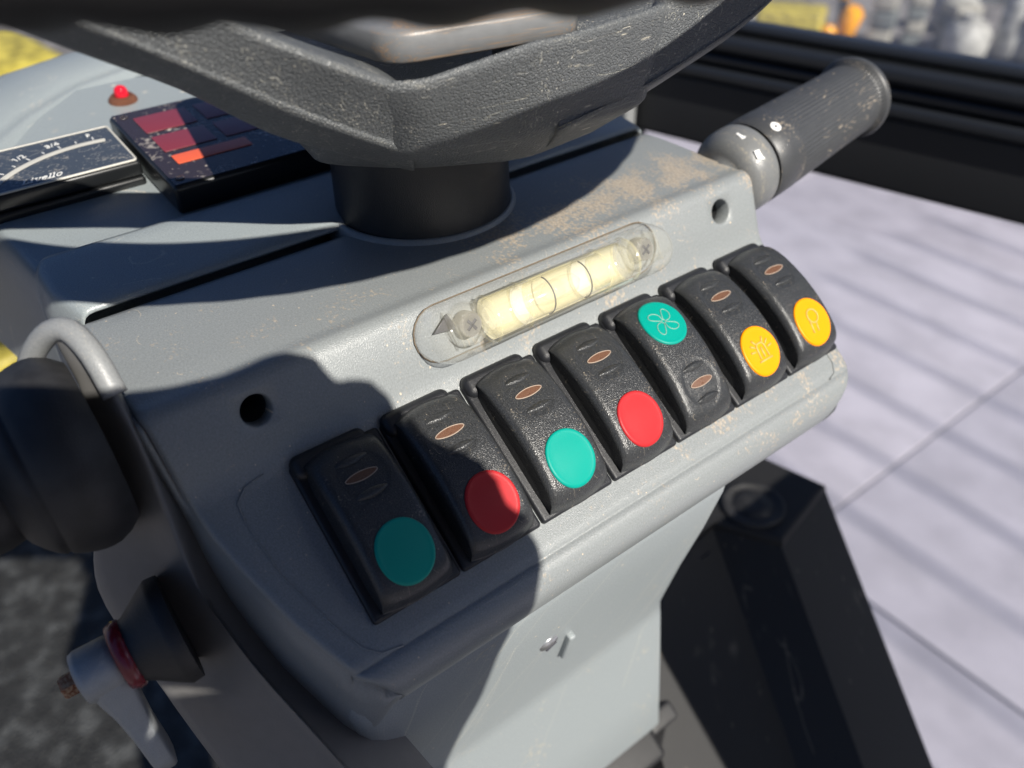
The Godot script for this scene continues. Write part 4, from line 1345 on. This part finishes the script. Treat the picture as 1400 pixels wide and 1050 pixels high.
# ------------------------------------------------------------------ the phone that took the picture (outside the frame; its shadow is in it)
func build_phone() -> void:
	var cb := Basis(Vector3(0.79088, -0.01901, 0.61168), Vector3(0.38587, 0.79129, -0.47431), Vector3(-0.47500, 0.61115, 0.63315)).orthonormalized()
	var here := Transform3D(cb, Vector3(-0.12112, 2.11110, 0.20125))
	var t := thing("held_phone", "flat black phone held level behind the steering wheel rim", "phone", here)
	var st := begin()
	slab_in(st, rrect(149, 80, 10, Vector2(-54, -15), 6), 3.5, 11.5, 1.2)
	put("phone_body", done(st), M.phone, t)
	put("lens_ring", lathe([Vector2(5, 0), Vector2(5, -3), Vector2(4, -3.2), Vector2(4, 0)], 24, true, false), M.ring, t, Transform3D(axis(Vector3(0, 0, 1)), V(0, 0, 4)))
	var bones := [
		[63, 17, 15, 11.0, 40, 9, 7, 9.0], [40, 9, 7, 9.0, 20, 8, 5, 8.0],
		[82, 11, 16, 12.0, 56, -4, 3, 9.5], [56, -4, 3, 9.5, 34, -10, 0, 8.6], [34, -10, 0, 8.6, 18, -13, 2, 7.8],
		[102, -6, 18, 12.5, 66, -20, 2, 9.5], [66, -20, 2, 9.5, 38, -28, -1, 8.6], [38, -28, -1, 8.6, 20, -31, 2, 7.8],
		[117, -20, 20, 12.5, 72, -36, 4, 8.6], [72, -36, 4, 8.6, 42, -45, 0, 7.6], [42, -45, 0, 7.6, 24, -48, 2, 7.0],
		[88, -34, 32, 14.0, 58, -26, 30, 10.5], [58, -26, 30, 10.5, 28, -18, 21, 9.0],
		[70, 6, 19, 13.0, 106, -26, 28, 16.0], [86, 2, 19, 13.0, 112, -30, 30, 16.0], [102, -14, 22, 13.0, 117, -34, 32, 16.0],
		[116, -34, 33, 17.0, 124, -62, 42, 18.0], [96, -52, 32, 15.0, 52, -66, 34, 15.0], [104, -46, 36, 18.0, 76, -92, 48, 24.0], [76, -92, 48, 24.0, 66, -150, 66, 26.0], [124, -62, 42, 18.0, 136, -120, 58, 24.0], [136, -120, 58, 24.0, 160, -270, 106, 34.0]]  # includes a side branch added only to shade the column side shell
	var h := thing("holding_hand", "bare right hand and forearm gripping the end of the black phone", "person", here)
	put("hand", blob(bones, 4.0, 5.0), M.skin, h, Transform3D(Basis.IDENTITY, V(-5, 11, 0)))

# smooth union of tapered capsules, meshed as surface nets
func blob(bones: Array, cell: float, k: float) -> ArrayMesh:
	var lo := Vector3.INF
	var hi := -Vector3.INF
	for b in bones:
		for e in [0, 4]:
			var p := Vector3(b[e], b[e + 1], b[e + 2])
			lo = lo.min(p - Vector3.ONE * (b[e + 3] + 10))
			hi = hi.max(p + Vector3.ONE * (b[e + 3] + 10))
	var n := Vector3i(((hi - lo) / cell).ceil()) + Vector3i.ONE
	var f := PackedFloat32Array()
	f.resize(n.x * n.y * n.z)
	f.fill(1000.0)
	for b in bones:
		var a := Vector3(b[0], b[1], b[2])
		var c := Vector3(b[4], b[5], b[6])
		var pad: float = maxf(b[3], b[7]) + k + 2.0 * cell
		var i0 := Vector3i(((a.min(c) - Vector3.ONE * pad - lo) / cell).floor()).clamp(Vector3i.ZERO, n - Vector3i.ONE)
		var i1 := Vector3i(((a.max(c) + Vector3.ONE * pad - lo) / cell).ceil()).clamp(Vector3i.ZERO, n - Vector3i.ONE)
		var ac := c - a
		var l2 := ac.length_squared()
		for z in range(i0.z, i1.z + 1):
			for y in range(i0.y, i1.y + 1):
				for x in range(i0.x, i1.x + 1):
					var p := lo + Vector3(x, y, z) * cell
					var q := clampf((p - a).dot(ac) / l2, 0, 1)
					var d := (p - a - ac * q).length() - lerpf(b[3], b[7], q)
					var at := x + n.x * (y + n.y * z)
					var m := maxf(k - absf(f[at] - d), 0.0) / k
					f[at] = minf(f[at], d) - m * m * k * 0.25
	var pts := {}
	var st := begin()
	var off := [0, 1, n.x, n.x + 1, n.x * n.y, n.x * n.y + 1, n.x * n.y + n.x, n.x * n.y + n.x + 1]
	for z in n.z - 1:
		for y in n.y - 1:
			for x in n.x - 1:
				var at := x + n.x * (y + n.y * z)
				var neg := 0
				for o in off: neg += 1 if f[at + o] < 0 else 0
				if neg == 0 or neg == 8: continue
				var sum := Vector3.ZERO
				var cnt := 0
				for e in [[0, 1], [2, 3], [4, 5], [6, 7], [0, 2], [1, 3], [4, 6], [5, 7], [0, 4], [1, 5], [2, 6], [3, 7]]:
					var fa := f[at + off[e[0]]]
					var fb := f[at + off[e[1]]]
					if (fa < 0) == (fb < 0): continue
					var w := fa / (fa - fb)
					var pa := Vector3(e[0] & 1, (e[0] >> 1) & 1, e[0] >> 2)
					var pb := Vector3(e[1] & 1, (e[1] >> 1) & 1, e[1] >> 2)
					sum += pa.lerp(pb, w)
					cnt += 1
				pts[at] = (lo + (Vector3(x, y, z) + sum / cnt) * cell) * 0.001
	for at in pts:
		for q in [[1, n.x, n.x * n.y], [n.x, n.x * n.y, 1], [n.x * n.y, 1, n.x]]:
			var a1: int = at - q[1]
			var a2: int = at - q[1] - q[2]
			var a3: int = at - q[2]
			if at + q[0] >= f.size() or (f[at] < 0) == (f[at + q[0]] < 0): continue
			if not (pts.has(a1) and pts.has(a2) and pts.has(a3)): continue
			if f[at] < 0: quad(st, pts[at], pts[a3], pts[a2], pts[a1])
			else: quad(st, pts[at], pts[a1], pts[a2], pts[a3])
	return done(st)
